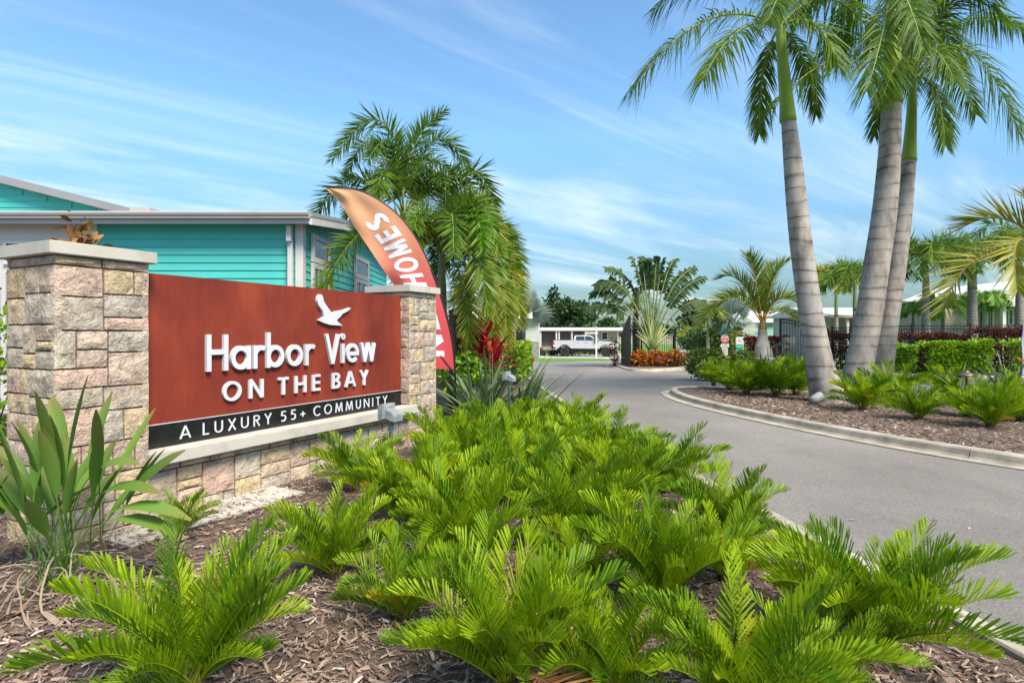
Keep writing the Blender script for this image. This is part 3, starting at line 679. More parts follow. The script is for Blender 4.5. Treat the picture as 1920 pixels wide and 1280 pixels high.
# high gable of the wing behind, roof edge running down to the right
gy = 15.2
def gpt(px, py): p = at(px, py, gy); return p.x, p.z
gx1, gz1 = gpt(236, 403); gx0, gz0 = gpt(-300, 268)
lo = EAVE + .30; slope = (gz0 - gz1) / (gx1 - gx0)
wing = MB(); i = [wing.vt(p) for p in ((gx0 - 5, gy, lo), (gx1, gy, lo), (gx1, gy, gz1), (gx0, gy, gz0), (gx0 - 5, gy, gz0 - 5 * slope))]; wing.f.append(i)
j = [wing.vt((p[0], gy + 8, p[2])) for p in (wing.v[k] for k in i)]; wing.f.append(j[::-1])
for k in range(5): wing.f.append([i[k], j[k], j[(k + 1) % 5], i[(k + 1) % 5]])
wing.build('gable_wing', M_teal, th)
for k in range(22):                            # boards shortened to the rake
    z = lo + .05 + k * .163; xr = gx1 - max(0, (z + .16 - gz1)) / slope
    if xr > gx0: 
        q = MB(); z1 = z + .17; xl = gx0 - 4
        q.f.append([q.vt((xl, gy - .03, z)), q.vt((xr, gy - .03, z)), q.vt((xr, gy - .008, z1)), q.vt((xl, gy - .008, z1))]); q.f.append([q.vt((xl, gy, z)), q.vt((xr, gy, z)), q.vt((xr, gy - .03, z)), q.vt((xl, gy - .03, z))])
        q.build('siding_board', M_teal, th)
d = Vector((gx1 - gx0 + .35, 0, -(gx1 - gx0 + .35) * slope))
MB().obox((gx0, gy - .30, gz0 + .0), d, (0, 8, 0), (0, 0, .20)).build('wing_roof', M_roof, th)
p = at(31, 350, 17); MB().obox((p.x - .1, 17, p.z - .18), (1.0, 0, -.26), (0, 1.0, 0), (0, 0, .10)).build('skylight', M_dark, th)
p = at(254, 392, 13.5); MB().box((p.x, 13.3, p.z - .25), (p.x + .46, 13.7, p.z)).build('roof_vent', M_gut, th)

# ================================================================== picket fences and gates
M_fence = pbr('black_aluminium', [(.006, .006, .007), (.012, .012, .013)], scale=6, rough=.35, spec=.5)
def fence(name, pts, h, label, spacing=.115, post_every=2.2, cat='fence', finial=False, bottom=.08, rings=False):
    f = thing(name, Vector((pts[0][0], pts[0][1], gz(pts[0][1]))), label, cat); w = wloc(f); mp = {}
    pk = MB().box((-.009, -.009, 0), (.009, .009, h - bottom)).mesh('picket', M_fence); po = MB().box((-.035, -.035, -.1), (.035, .035, h + .06)).box((-.045, -.045, h + .06), (.045, .045, h + .085)).mesh('post', M_fence)
    for (a, b) in zip(pts, pts[1:]):
        A, B = Vector((*a, gz(a[1]))), Vector((*b, gz(b[1]))); L = (B - A).length; d = (B - A) / L; ang = math.atan2(d.y, d.x); s = Vector((-d.y, d.x, 0))
        n = max(1, round(L / post_every))
        for k in range(n + 1): inst('post', po, f, A + d * (L * k / n) - w, (0, 0, ang))
        n = int(L / spacing)
        for k in range(1, n): inst('picket', pk, f, A + d * (L * k / n) + Vector((0, 0, bottom)) - w, (0, 0, ang))
        for z in (h - .02, h - .17, .16): MB().obox(A + s * -.02 + Vector((0, 0, z)), d * L, s * .04, (0, 0, .035)).build('rail', M_fence, f)
        if rings:
            rg = MB()
            rg.tube([Vector((.055 * math.cos(q), 0, .055 * math.sin(q))) for q in [2 * math.pi * i / 12 for i in range(13)]], .007, 4); rm = rg.mesh('ring', M_fence)
            for k in range(1, n): inst('ring', rm, f, A + d * (L * (k + .5) / n) + Vector((0, 0, h - .075)) - w, (0, 0, ang))
    return f
fence('picket_fence', [(-6.55, 7.3), (-12, 6.2)], 2.2, 'black picket fence just showing past the near stone pillar')
fence('picket_fence', [(-1.12, 10.6), (-.72, 29.6)], 2.05, 'black picket fence running back behind the red-leaved plants', spacing=.13)
fence('picket_fence', [(-.72, 29.8), (.22, 30.2)], 2.05, 'short black ring-topped fence panel beside the open left gate leaf', rings=True, post_every=1)
fence('picket_fence', [(15.9, 28.6), (17.3, 24.9), (19.4, 24.4), (21.5, 24.0), (27, 23.5)], 2.1, 'black picket fence behind the bright green clipped hedge', post_every=2.3)
def gate_leaf(A, B, h0, h1, label, rail2=True, npk=16, dense=False):
    A, B = Vector((*A, gz(A[1]))), Vector((*B, gz(B[1]))); d = B - A; L = d.length; d /= L; s = Vector((-d.y, d.x, 0))
    g = thing('gate_leaf', A, label, 'gate')
    top = lambda u: h1 + (h0 - h1) * (1 - (3 * u * u - 2 * u ** 3))      # S-curve from hinge height h0 down to h1
    P = [A + d * (L * i / 16) + Vector((0, 0, top(i / 16))) for i in range(17)]
    MB().tube(P, .035, 6).build('top_rail', M_fence, g); MB().tube([p - Vector((0, 0, .16)) for p in P], .022, 6).build('rail', M_fence, g)
    for z in (.12, .5): MB().obox(A - s * .02 + Vector((0, 0, z)), d * L, s * .04, (0, 0, .05)).build('rail', M_fence, g)
    for u in (0, 1): MB().obox(A + d * (L * u - .035) - s * .035 + Vector((0, 0, -.02)), d * .07, s * .07, (0, 0, top(u) + .06)).build('stile', M_fence, g)
    for i in range(1, npk): 
        u = i / npk; MB().obox(A + d * (L * u - .012) - s * .012 + Vector((0, 0, .1)), d * .024, s * .024, (0, 0, top(u) - .1)).build('picket', M_fence, g)
    return g
p0, p1 = gp(1181, 691), gp(1166, 686)
gate_leaf((p0.x, p0.y), (p0.x + .22, p0.y + 3.4), 2.75, 1.95, 'black curved-top gate leaf standing open at the left of the gate island', npk=26)
gate_leaf((.30, 30.2), (.62, 33.5), 2.55, 1.9, 'black gate leaf swung open beside the short ring-topped fence panel', npk=20)
gate_leaf((9.3, 33.2), (7.55, 34.3), 1.75, 2.3, 'black gate leaf behind the fan palm on the gate island', npk=16)
gate_leaf((8.95, 31.6), (9.75, 34.6), 2.2, 2.15, 'black gate leaf at the right end of the gate island', npk=20)
fence('picket_fence', [(6.4, 33.0), (7.5, 33.4)], 2.1, 'short black fence section behind the fan palm on the gate island', rings=True, post_every=1.1)
q = gp(1463, 693); gate_leaf((q.x, q.y), (q.x + 1.55, q.y - 1.6), 2.55, 2.0, 'black gate leaf beside the grey control cabinet', npk=30)
# ================================================================== lights in the beds
M_zinc = pbr('weathered_grey_paint', [(.14, .16, .165), (.22, .245, .25), (.30, .32, .325)], scale=9, rough=.65, bump=.15, bscale=60, detail=9)
def flood(px, py, Y, w, yaw, label):
    c = at(px, py, Y); z0 = gz(Y); f = thing('flood_light', (c.x, c.y, z0), label, 'flood light'); f.rotation_euler.z = 0
    MB().tube([(c.x, c.y, z0 - .15), (c.x, c.y, c.z - w * .95), (c.x, c.y, c.z - w * .9), (c.x, c.y, c.z - w * .62)], [.021, .021, .030, .030], 10).build('post', M_zinc, f, smooth=True)
    MB().tube([(c.x, c.y, c.z - w * .64), (c.x, c.y, c.z - w * .42)], [.036, .03], 10).build('knuckle', M_zinc, f, smooth=True)
    d = Vector((math.cos(yaw), math.sin(yaw), 0)); s = Vector((-d.y, d.x, 0)); up = Vector((0, 0, 1))
    def hull(name, secs):
        bm = bmesh.new(); rings = []
        for (a, hw, z0_, z1_) in secs:
            rings.append([bm.verts.new(c + d * a * w + s * q * w + up * z * w) for q, z in ((-hw, z0_), (hw, z0_), (hw, z1_), (-hw, z1_))])
        for r0, r1 in zip(rings, rings[1:]):
            for k in range(4): bm.faces.new([r0[k], r0[(k + 1) % 4], r1[(k + 1) % 4], r1[k]])
        bm.faces.new(rings[0][::-1]); bm.faces.new(rings[-1]); bmesh.ops.recalc_face_normals(bm, faces=bm.faces)
        bmesh.ops.bevel(bm, geom=bm.edges[:], offset=.025 * w, segments=2, affect='EDGES'); bmesh.ops.translate(bm, verts=bm.verts, vec=-wloc(f))
        me = bpy.data.meshes.new(name); bm.to_mesh(me); bm.free(); me.materials.append(M_zinc); o = bpy.data.objects.new(name, me); COL.objects.link(o); o.parent = f
    hull('lamp_head', [(-.42, .44, -.38, .30), (-.10, .46, -.34, .34), (-.06, .40, -.30, .22)])      # deep visor side
    hull('ballast_box', [(-.08, .36, -.30, .10), (.22, .36, -.42, .02), (.44, .34, -.46, -.16)])
    MB().obox(c - d * (.425 * w) - s * .36 * w - up * .30 * w, -d * .012 * w, s * .72 * w, up * .55 * w).build('lens', M_glass, f)
    return f
flood(733, 770, 6.3, .24, R(-25), 'grey flood light on a post among the ferns below the word COMMUNITY')
flood(955, 704, 8.6, .19, R(-28), 'smaller grey flood light on a post in front of the strappy plants')
p = gp(1530, 766); g = thing('ground_light', (p.x, p.y, .1), 'small dark ground spotlight beside the leaning palm trunk', 'spotlight')
MB().tube([(p.x - .02, p.y, .08), (p.x - .02, p.y, .18)], .03, 8).build('spike', M_zinc, g)
MB().tube([(p.x - .13, p.y - .04, .19), (p.x - .03, p.y, .21), (p.x + .10, p.y + .04, .27), (p.x + .13, p.y + .05, .28)], [.07, .10, .11, .105], 12).build('lamp_head', M_zinc, g, smooth=True)
p = at(1812, 703, 11.2); g = thing('path_light', (p.x, p.y, .1), 'bronze mushroom path light among the plants on the median', 'path light')
M_brz = pbr('bronze', [(.10, .075, .06), (.15, .115, .095)], scale=10, rough=.5, metal=.5)
MB().tube([(p.x, p.y, .05), (p.x, p.y, p.z - .02)], .018, 8).build('stem', M_brz, g)
MB().tube([(p.x, p.y, p.z - .03), (p.x, p.y, p.z + .0), (p.x, p.y, p.z + .05), (p.x, p.y, p.z + .065), (p.x, p.y, p.z + .09)], [.17, .165, .07, .045, .045], 16).build('hat', M_brz, g, smooth=True)

# ================================================================== cycads (zamia): frond variants shared by every plant
L_ZAM = leafmat('cycad_leaf', [(.028, .090, .005), (.075, .175, .006), (.165, .29, .006), (.28, .40, .007), (.37, .46, .010)], tip=(.30, .38, .02), tipamt=.15, trans=.38, rough=.5, objw=.62, spec=.16)
L_DRY = leafmat('dry_cycad_leaf', [(.34, .14, .04), (.45, .22, .08)], trans=.25, rough=.7)
def zam_frond(seed, L, el, bend, v):
    random.seed(seed); mb = MB(); P = []; a = R(el); x = z = 0; n = 15
    for i in range(n):
        P.append(Vector((x, .035 * L * math.sin(i * .35 + seed), z))); x += math.cos(a) * L / (n - 1); z += math.sin(a) * L / (n - 1); a -= R(bend) / (n - 1) * (0.4 + 1.2 * i / (n - 1))
    frond(mb, P, 31, .162, .0112, start=.14, fwd=56, v=v, vj=7, droop=-.02, prof=BLUNT, rr=.0065, lfun=lambda w: (.55 + .45 * math.sin(math.pi * (.1 + .75 * w))) * (1 if w < .85 else 1 - (w - .85) * 2.6), jit=.07, lvb=(.1, .9), side=Vector((0, 1, 0)))
    return mb
ZF = [zam_frond(100 + k, *a).mesh('frond', L_ZAM) for k, a in enumerate(((.76, 80, 34, 44), (.80, 70, 44, 50), (.80, 62, 55, 54), (.80, 52, 56, 58), (.72, 40, 46, 60), (.80, 68, 30, 42), (.68, 74, 70, 50), (.66, 28, 34, 62), (.78, 58, 74, 46), (.70, 46, 30, 54)))]
L_ZYEL = leafmat('yellowing_cycad_leaf', [(.24, .32, .012), (.36, .34, .016), (.40, .26, .02), (.20, .32, .01)], trans=.35, rough=.5, objw=.2, spec=.15)
ZY = [zam_frond(150 + k, *a).mesh('frond', L_ZYEL) for k, a in enumerate(((.58, 44, 50, 56), (.66, 60, 60, 50)))]
ZD = zam_frond(140, .6, 30, 85, 20).mesh('frond', L_DRY)
STEM = MB().tube([(0, 0, -.06), (0, 0, .05), (0, 0, .09)], [.06, .07, .03], 8).mesh('stem', pbr('cycad_stem', [(.04, .025, .015), (.09, .05, .025)], scale=30, rough=.9))
def cycad(x, y, s, label, n=24, grp='cycads in the sign bed', zb=None, seed=0, dry=0, lean=0):
    n = int(n * 1.55)
    rs = random.Random(int(x * 997 + y * 131) + seed); z = (mulch_z(x, y) if zb is None else zb) + gz(y)
    c = thing('cycad_plant', (x, y, z), label, 'cycad', grp); inst('stem', STEM, c, sc=s)
    a0 = rs.uniform(0, 6.28); sv = rs.uniform(.80, .96)
    for k in range(n):
        az = a0 + k * 2.39996 + rs.uniform(-.25, .25); q = k / n
        me = ZF[(0, 5, 1, 6)[k % 4]] if q < .22 else ZF[(1, 2, 5, 8, 2)[k % 5]] if q < .6 else ZF[(3, 4, 7, 9, 3, 8)[k % 6]]
        if rs.random() < .022 and q > .3: me = ZY[k % 2]
        inst('frond', me, c, (.05 * math.cos(az) * s, .05 * math.sin(az) * s, .05 * s), (rs.uniform(-.28, .28), rs.uniform(-.22, .12), az), s * sv * rs.uniform(.7, 1.15))
    for k in range(dry): inst('frond', ZD, c, (0, 0, .04), (rs.uniform(-.2, .2), rs.uniform(0, .2), -1.2 + rs.uniform(-.8, .8)), s * 1.05)
    return c
Zs = [
 (-1.50, 2.70, 1.12, 30, 'broad cycad at the front left beside the dry curled stalks', 0),
 (-1.22, 3.95, .95, 28, 'cycad standing between the sign ledge and the bare mulch patch', 0),
 (-.04, 2.72, 1.14, 32, 'tall front cycad right of the bare mulch patch with one dried orange frond', 1),
 (.90, 3.48, 1.02, 30, 'bright lime cycad in the middle of the front row', 0),
 (1.93, 3.06, 1.08, 34, 'cycad at the lower right against the flat kerb', 0),
 (1.00, 2.45, 1.0, 26, 'cycad cut by the bottom edge right of the dried frond', 0),
 (1.68, 4.55, .95, 28, 'cycad at the kerb whose long frond reaches over the road', 0),
 (-.30, 4.25, 1.02, 28, 'cycad directly behind the tall front cycad', 0),
 (.48, 4.55, 1.05, 28, 'lime cycad in the second row behind the bright middle one', 0),
 (-.95, 5.25, .95, 26, 'cycad just in front of the grey flood light post', 0),
 (.05, 5.65, 1.0, 26, 'cycad in the third row, in line with the smaller flood light', 0),
 (1.10, 5.55, 1.05, 28, 'cycad in the third row towards the kerb', 0),
 (-1.62, 6.05, .88, 24, 'dark cycad close under the end of the sign ledge', 0),
 (1.60, 6.0, 1.0, 26, 'upright cycad at the kerb with a pale raised frond', 0),
 (-.62, 6.75, 1.0, 26, 'cycad behind the flood light post, before the far pillar', 0),
 (.42, 6.85, 1.0, 26, 'cycad in the fourth row in the middle of the bed', 0),
 (1.25, 7.1, 1.0, 26, 'cycad in the fourth row at the kerb', 1),
 (-.98, 7.85, .9, 22, 'cycad at the foot of the far stone pillar', 0),
 (-.15, 8.15, .95, 24, 'cycad around the base of the smaller flood light', 0),
 (.72, 8.35, .95, 24, 'cycad beyond the fourth row, left of the kerb', 0),
 (1.12, 9.3, .9, 22, 'farthest kerbside cycad of the sign bed', 0),
 (.46, 2.62, .75, 20, 'small cycad close against the right side of the tall front cycad', 0),
 (1.46, 2.72, .72, 20, 'small cycad at the bottom edge left of the lower right one', 0),
 (-.55, 4.75, .9, 24, 'cycad in the second row left of the lime one', 0),
 (-.62, 3.35, .72, 20, 'smaller cycad between the bare mulch patch and the tall front cycad', 0),
 (1.42, 3.85, .85, 22, 'cycad between the bright middle one and the kerbside one', 0),
 (.42, 3.70, .80, 22, 'low cycad tucked behind the dried orange frond', 0),
 (-.48, 5.95, .9, 22, 'cycad right of the grey flood light post', 0),
 (.58, 6.15, .9, 22, 'cycad between the third and fourth rows', 0),
 (.0, 7.45, .9, 22, 'cycad midway between the two flood lights', 0),
 (.9, 7.75, .9, 22, 'cycad in the fifth row near the kerb', 0),
 (-.55, 8.9, .85, 20, 'cycad just right of the far stone pillar', 0),
 (.35, 9.6, .9, 20, 'cycad in front of the strappy bird of paradise', 0),
]
for k, (x, y, s, n, lab, dry) in enumerate(Zs): cycad(x, y, s * (.88 if y < 4.6 else .95), lab, n, seed=k, dry=dry)
cycad(-2.72, 4.75, .5, 'small thin cycad against the stone wall under the sign', 14, seed=77)
for k, (px, py, s, lab) in enumerate(((1338, 727, 1.1, 'cycad at the nose of the median'), (1368, 738, 1.15, 'cycad on the median between the nose plant and the next'), (1428, 738, 1.2, 'cycad at the back of the median row before the leaning palm'), (1492, 748, 1.1, 'cycad touching the foot of the leaning palm'), (1812, 790, 1.0, 'cycad in front of the bronze path light'), (1400, 747, 1.28, 'cycad on the median, second from the nose'), (1455, 750, 1.28, 'cycad on the median just left of the leaning palm'),
        (1618, 778, 1.15, 'cycad in front of the twin palm trunks'), (1672, 764, 1.2, 'cycad behind the gap right of the twin palm trunks'), (1722, 797, 1.0, 'low cycad on the median nearest the kerb joint'), (1858, 812, 1.1, 'large cycad at the right edge of the median'), (1775, 752, 1.15, 'cycad behind the bronze path light'), (1500, 722, 1.3, 'cycad behind the leaning palm trunk'), (1915, 800, 1.1, 'cycad cut by the right edge of the picture'))):
    p = gp(px, py); cycad(p.x, p.y, s, lab, 30, 'cycads on the median', .10, k)

# ================================================================== strap-leaved plants
L_BOP = leafmat('bird_of_paradise_leaf', [(.055, .14, .018), (.09, .20, .028), (.14, .27, .04)], tip=(.24, .15, .06), tipamt=.7, tippow=9, trans=.24, rough=.5, spec=.2)
L_GREY = leafmat('grey_green_strap', [(.05, .09, .035), (.09, .15, .06), (.14, .20, .09), (.22, .27, .15)], trans=.2, rough=.4)
L_STRAW = leafmat('dry_stalk', [(.20, .14, .09), (.32, .25, .18), (.26, .225, .20)], trans=.15, rough=.85)
L_TI = leafmat('red_ti_leaf', [(.13, .008, .018), (.26, .013, .028), (.42, .028, .030), (.48, .09, .018)], trans=.3, rough=.35)
def strap_leaf(base, az, el, L, wd, bend, prof, rs, twist=.3, stem=0, n=8, fold=.2):
    mb = MB(); a = el; P = [Vector(base)]; h = Vector((math.cos(az), math.sin(az), 0))
    for i in range(n - 1): P.append(P[-1] + (h * math.cos(a) + ZV * math.sin(a)) * (L / (n - 1))); a -= bend / (n - 1) * (.3 + 1.4 * i / n)
    side = Vector((-h.y, h.x, 0)) * math.cos(twist) + ZV * math.sin(twist) * .9
    mb.strap(P, [max(.002, wd * prof(k / (n - 1))) for k in range(n)], side, fold, rs.random()); return mb, P
lance = lambda q: math.sin(math.pi * min(1, q * .96 + .03)) ** .8
def paddle(q): return .11 if q < .58 else (math.sin(math.pi * min(1, (q - .58) / .42 * .97 + .015)) ** .65)
def bop(name, x, y, n, H, wd, label, mat, seed, prof, zb=0, grp=None, lean=None, flowers=0, spread=(.5, 1.45), bendr=(.2, 1.0), dry=0, part='leaf', cat='plant'):
    rs = random.Random(seed); z = zb + gz(y); c = thing(name, (x, y, z), label, cat, grp)
    for k in range(n):
        az = rs.uniform(0, 6.283) if lean is None else lean[0] + rs.gauss(0, lean[1]); el = rs.uniform(*spread)
        b = Vector((x + rs.gauss(0, .10), y + rs.gauss(0, .10), z - .02)); L = H * rs.uniform(.62, 1.12)
        mb, P = strap_leaf(b, az, el, L, wd * rs.uniform(.75, 1.2), rs.uniform(*bendr), prof, rs, rs.uniform(-.9, .9), n=15)
        mb.build(part, mat, c, smooth=True)
    for k in range(dry):
        az = rs.uniform(-1.9, .5); b = Vector((x + rs.gauss(0, .14), y + rs.gauss(0, .12), z + rs.uniform(.02, .2)))
        L = rs.uniform(.5, 1.05); el = rs.uniform(.1, .9); mb = MB(); P = [b]; a = el; h = az
        for i in range(12):
            P.append(P[-1] + Vector((math.cos(h) * math.cos(a), math.sin(h) * math.cos(a), math.sin(a))) * L / 12); a -= rs.uniform(.12, .26); h += rs.gauss(0, .16)
            if P[-1].z < z + .02: P[-1].z = z + rs.uniform(.015, .04); a = max(a, rs.uniform(-.15, .25))
        ww = rs.uniform(.007, .015); mb.strap(P, [ww * (1 if i < 8 else 1 + 1.6 * math.sin((i - 8) / 4 * 3.14)) for i in range(13)], Vector((-math.sin(az), math.cos(az), .3)), .2, rs.random()); mb.build('dry_stalk', L_STRAW, c, smooth=True)
    for k in range(flowers):
        az = rs.uniform(0, 6.28); p = Vector((x + rs.uniform(-.3, .3), y - rs.uniform(.1, .3), z)); hh = H * rs.uniform(.80, .92)
        MB().tube([p, p + Vector((0, 0, hh))], .008, 5).build('flower_stalk', mat, c); fm = MB()
        for j in range(5): fm.leaf(p + Vector((0, 0, hh)), Vector((math.cos(az + j * .35) * .6, math.sin(az + j * .35) * .6, .75)).normalized(), Vector((-math.sin(az), math.cos(az), 0)), .13, .03, POINT)
        fm.build('flower', M_orange, c)
    return c
M_orange = leafmat('orange_petal', [(.75, .16, .01), (.85, .26, .015)], trans=.3)
random.seed(3)
bp = bop('bird_of_paradise', -3.02, 3.86, 40, 1.32, .088, 'broad-leaved bird of paradise in front of the near stone pillar', L_BOP, 19, paddle, spread=(.98, 1.54), bendr=(.02, .6), dry=20)
for (tip, L_) in (((345, 1010), 1), ((300, 925), 1), ((358, 975), 1), ((262, 870), 1)):   # arching stalks to the right
    e = at(tip[0], tip[1], 3.75); s = Vector((-2.98, 3.8, .05)); P = bez(s, (s + e) * .5 + Vector((-.10, 0, .26)), e, 11)
    mb = MB(); mb.strap(P, [.10 * paddle(i / 10) + .006 for i in range(11)], Vector((.1, .8, .35)), .12, .6); mb.build('leaf', L_BOP, bp, smooth=True)
bop('bird_of_paradise', -3.62, 3.55, 16, 1.0, .11, 'bird of paradise clump cut by the left edge', L_BOP, 29, paddle, spread=(.8, 1.5), bendr=(.1, .8), dry=14)
bop('bird_of_paradise', -.55, 10.2, 70, 1.55, .075, 'narrow-leaved bird of paradise at the end of the sign bed with orange flower', L_GREY, 31, lance, spread=(.35, 1.45), bendr=(.1, .7), flowers=2)
bop('bird_of_paradise', .10, 10.7, 52, 1.40, .07, 'narrow-leaved clump leaning towards the road behind the smaller flood light', L_GREY, 33, lance, spread=(.25, 1.3), bendr=(.1, .5), lean=(-.2, 1.2), flowers=1)
p = gp(1490, 722); bop('bird_of_paradise', p.x, p.y, 44, 1.25, .05, 'grey-green strappy clump left of the leaning palm', L_GREY, 35, lance, .1, spread=(.3, 1.4), bendr=(.1, .9))
p = gp(1430, 715); bop('bird_of_paradise', p.x, p.y, 16, 1.2, .07, 'stiff upright strappy clump in front of the bottle palm', L_GREY, 36, lance, .1, spread=(.7, 1.5), bendr=(0, .4))
p = gp(1800, 770); bop('bird_of_paradise', p.x, p.y, 30, 1.1, .05, 'strappy clump beside the bronze path light', L_GREY, 37, lance, .1, spread=(.4, 1.4), bendr=(.1, .9))
p = gp(1888, 765); bop('bird_of_paradise', p.x, p.y, 50, 1.15, .05, 'strappy clump with orange flowers at the right of the median', L_GREY, 38, lance, .1, spread=(.4, 1.45), bendr=(.1, .9), flowers=4)
def ti(px, py, Y, n, L, label, seed):
    top = at(px, py, Y); rs = random.Random(seed); c = thing('ti_plant', (top.x, Y, gz(Y)), label, 'ti plant')
    MB().tube([(top.x + .05, Y, gz(Y) - .05), (top.x, Y, top.z)], [.02, .016], 6).build('stem', pbr('ti_stem', [(.12, .09, .06)], rough=.8), c)
    for k in range(n):
        az = k * 2.4 + rs.uniform(-.3, .3); el = 1.35 - 1.15 * k / n + rs.uniform(-.15, .15)
        mb, P = strap_leaf(top - ZV * (.25 * k / n), az, el, L * rs.uniform(.8, 1.15), .115, rs.uniform(.2, .8), lance, rs, rs.uniform(-.3, .3), n=9); mb.build('leaf', L_TI, c, smooth=True)
ti(868, 652, 11.9, 28, .66, 'dark red ti plant touching the feather flag', 4); ti(902, 645, 12.3, 34, .80, 'tallest crimson ti plant with orange-tinted leaves', 6); ti(926, 672, 11.9, 20, .6, 'low dark red ti plant in front of the lime shrub', 8)
# ================================================================== palms
def trunkmat(name, c0, c1, c2, freq, dark):
    m, t, o = _new(name); v = objvec(t)
    sp = t.nodes.new('ShaderNodeSeparateXYZ'); t.links.new(v, sp.inputs[0])
    wob = mth(t, 'MULTIPLY', nz(t, 1.1, 3, .5, objvec(t, (.35, .35, 1))), .9)
    fr = mth(t, 'FRACT', mth(t, 'MULTIPLY', mth(t, 'ADD', sp.outputs[2], wob), freq), 0)
    band = ramp(t, fr, [(dark,) * 3, (.96, .96, .96), (1.04, 1.04, 1.04), (.9, .9, .9), (dark * .85,) * 3], [0, .12, .5, .86, 1])
    mot = ramp(t, nz(t, 3.2, 9, .65, objvec(t, (1, 1, .4))), [c0, c1, c2], [.32, .5, .68])
    mx = t.nodes.new('ShaderNodeMix'); mx.data_type = 'RGBA'; mx.blend_type = 'MULTIPLY'
    t.links.new(ramp(t, nz(t, 2.1, 4, .6, v), [(.15, ) * 3, (1, ) * 3], [.34, .58]), mx.inputs[0]); t.links.new(mot, mx.inputs[6]); t.links.new(band, mx.inputs[7])
    p = t.nodes.new('ShaderNodeBsdfPrincipled'); p.inputs['Roughness'].default_value = .85; p.inputs['Specular IOR Level'].default_value = .2
    t.links.new(mx.outputs[2], p.inputs['Base Color']); b = t.nodes.new('ShaderNodeBump'); b.inputs['Strength'].default_value = .4; b.inputs['Distance'].default_value = .02
    t.links.new(nz(t, 30, 5, .6, objvec(t, (1, 1, 2))), b.inputs['Height']); t.links.new(b.outputs[0], p.inputs['Normal']); t.links.new(p.outputs[0], o.inputs[0]); return m
M_royal = trunkmat('royal_trunk', (.16, .138, .118), (.31, .28, .25), (.40, .37, .335), 3.1, .36)
M_fox = trunkmat('grey_ringed_trunk', (.16, .15, .12), (.26, .245, .20), (.33, .31, .27), 6, .55)
M_shaft = pbr('crownshaft', [(.13, .22, .012), (.20, .30, .02), (.26, .33, .05)], scale=2.5, rough=.4, stretch=(1, 1, .3))
M_shaft2 = pbr('pale_crownshaft', [(.15, .19, .09), (.22, .26, .14)], scale=3, rough=.5, stretch=(1, 1, .3))
M_rachis = pbr('green_rachis', [(.16, .22, .03), (.24, .26, .05)], scale=3, rough=.5)
M_orach = pbr('orange_rachis', [(.42, .19, .02), (.36, .24, .03)], scale=2, rough=.45)
L_ROY = leafmat('royal_leaflet', [(.035, .085, .008), (.065, .145, .010), (.115, .205, .012), (.19, .27, .018)], trans=.45, rough=.5, objw=.3, spec=.2)
L_FOX = leafmat('foxtail_leaflet', [(.034, .088, .012), (.062, .145, .014), (.11, .21, .018), (.18, .28, .028)], tip=(.18, .16, .03), tipamt=.35, trans=.34, rough=.5, objw=.5, spec=.2)
L_FOXY = leafmat('yellowing_foxtail_leaflet', [(.07, .16, .012), (.13, .24, .015), (.21, .29, .018), (.36, .28, .02)], tip=(.42, .20, .02), tipamt=.38, trans=.32, rough=.45, objw=.25)
L_LIME = leafmat('lime_leaflet', [(.06, .17, .012), (.11, .26, .014), (.19, .34, .02)], trans=.35, objw=.3)
L_YEL = leafmat('yellow_green_leaflet', [(.15, .20, .015), (.26, .28, .018), (.38, .34, .02)], trans=.35, objw=.3)
L_BOT = leafmat('bottle_palm_leaflet', [(.05, .11, .012), (.09, .165, .015), (.15, .215, .02), (.23, .24, .025)], tip=(.30, .20, .03), tipamt=.3, trans=.3, objw=.35)
L_TRAV = leafmat('traveller_leaf', [(.020, .055, .018), (.036, .085, .026), (.06, .115, .036)], tip=(.20, .15, .06), tipamt=.25, trans=.2, rough=.55, objw=.4, spec=.15)
L_SILV = leafmat('silver_fan', [(.16, .21, .17), (.24, .30, .25), (.33, .38, .33)], trans=.15, rough=.5, objw=.4)
M_dryfl = pbr('dry_flower_spray', [(.42, .38, .33), (.52, .49, .45)], scale=4, rough=.8)
def px_trunk(pts, Y):                         # (px, py, width px) -> centres and radii
    C = [at(x, y, Y) for x, y, w in pts]; P = catmull(C, 5); W = catmull([Vector((w, 0, 0)) for x, y, w in pts], 5)
    return P, [w.x / 2 / FPX * Y for w in W]
def ringed(P, Rr, step, amp):                 # resample with shallow steps at each leaf scar
    Q, q = [], []; acc = 0
    for (a, b), (ra, rb) in zip(zip(P, P[1:]), zip(Rr, Rr[1:])):
        n = max(2, int((b - a).length / (step / 4)))
        for k in range(n):
            f = k / n; Q.append(a.lerp(b, f)); acc += (b - a).length / n; q.append((ra + (rb - ra) * f) * (1 + amp * (.5 - (acc / step) % 1)))
    return Q + [P[-1]], q + [Rr[-1]]
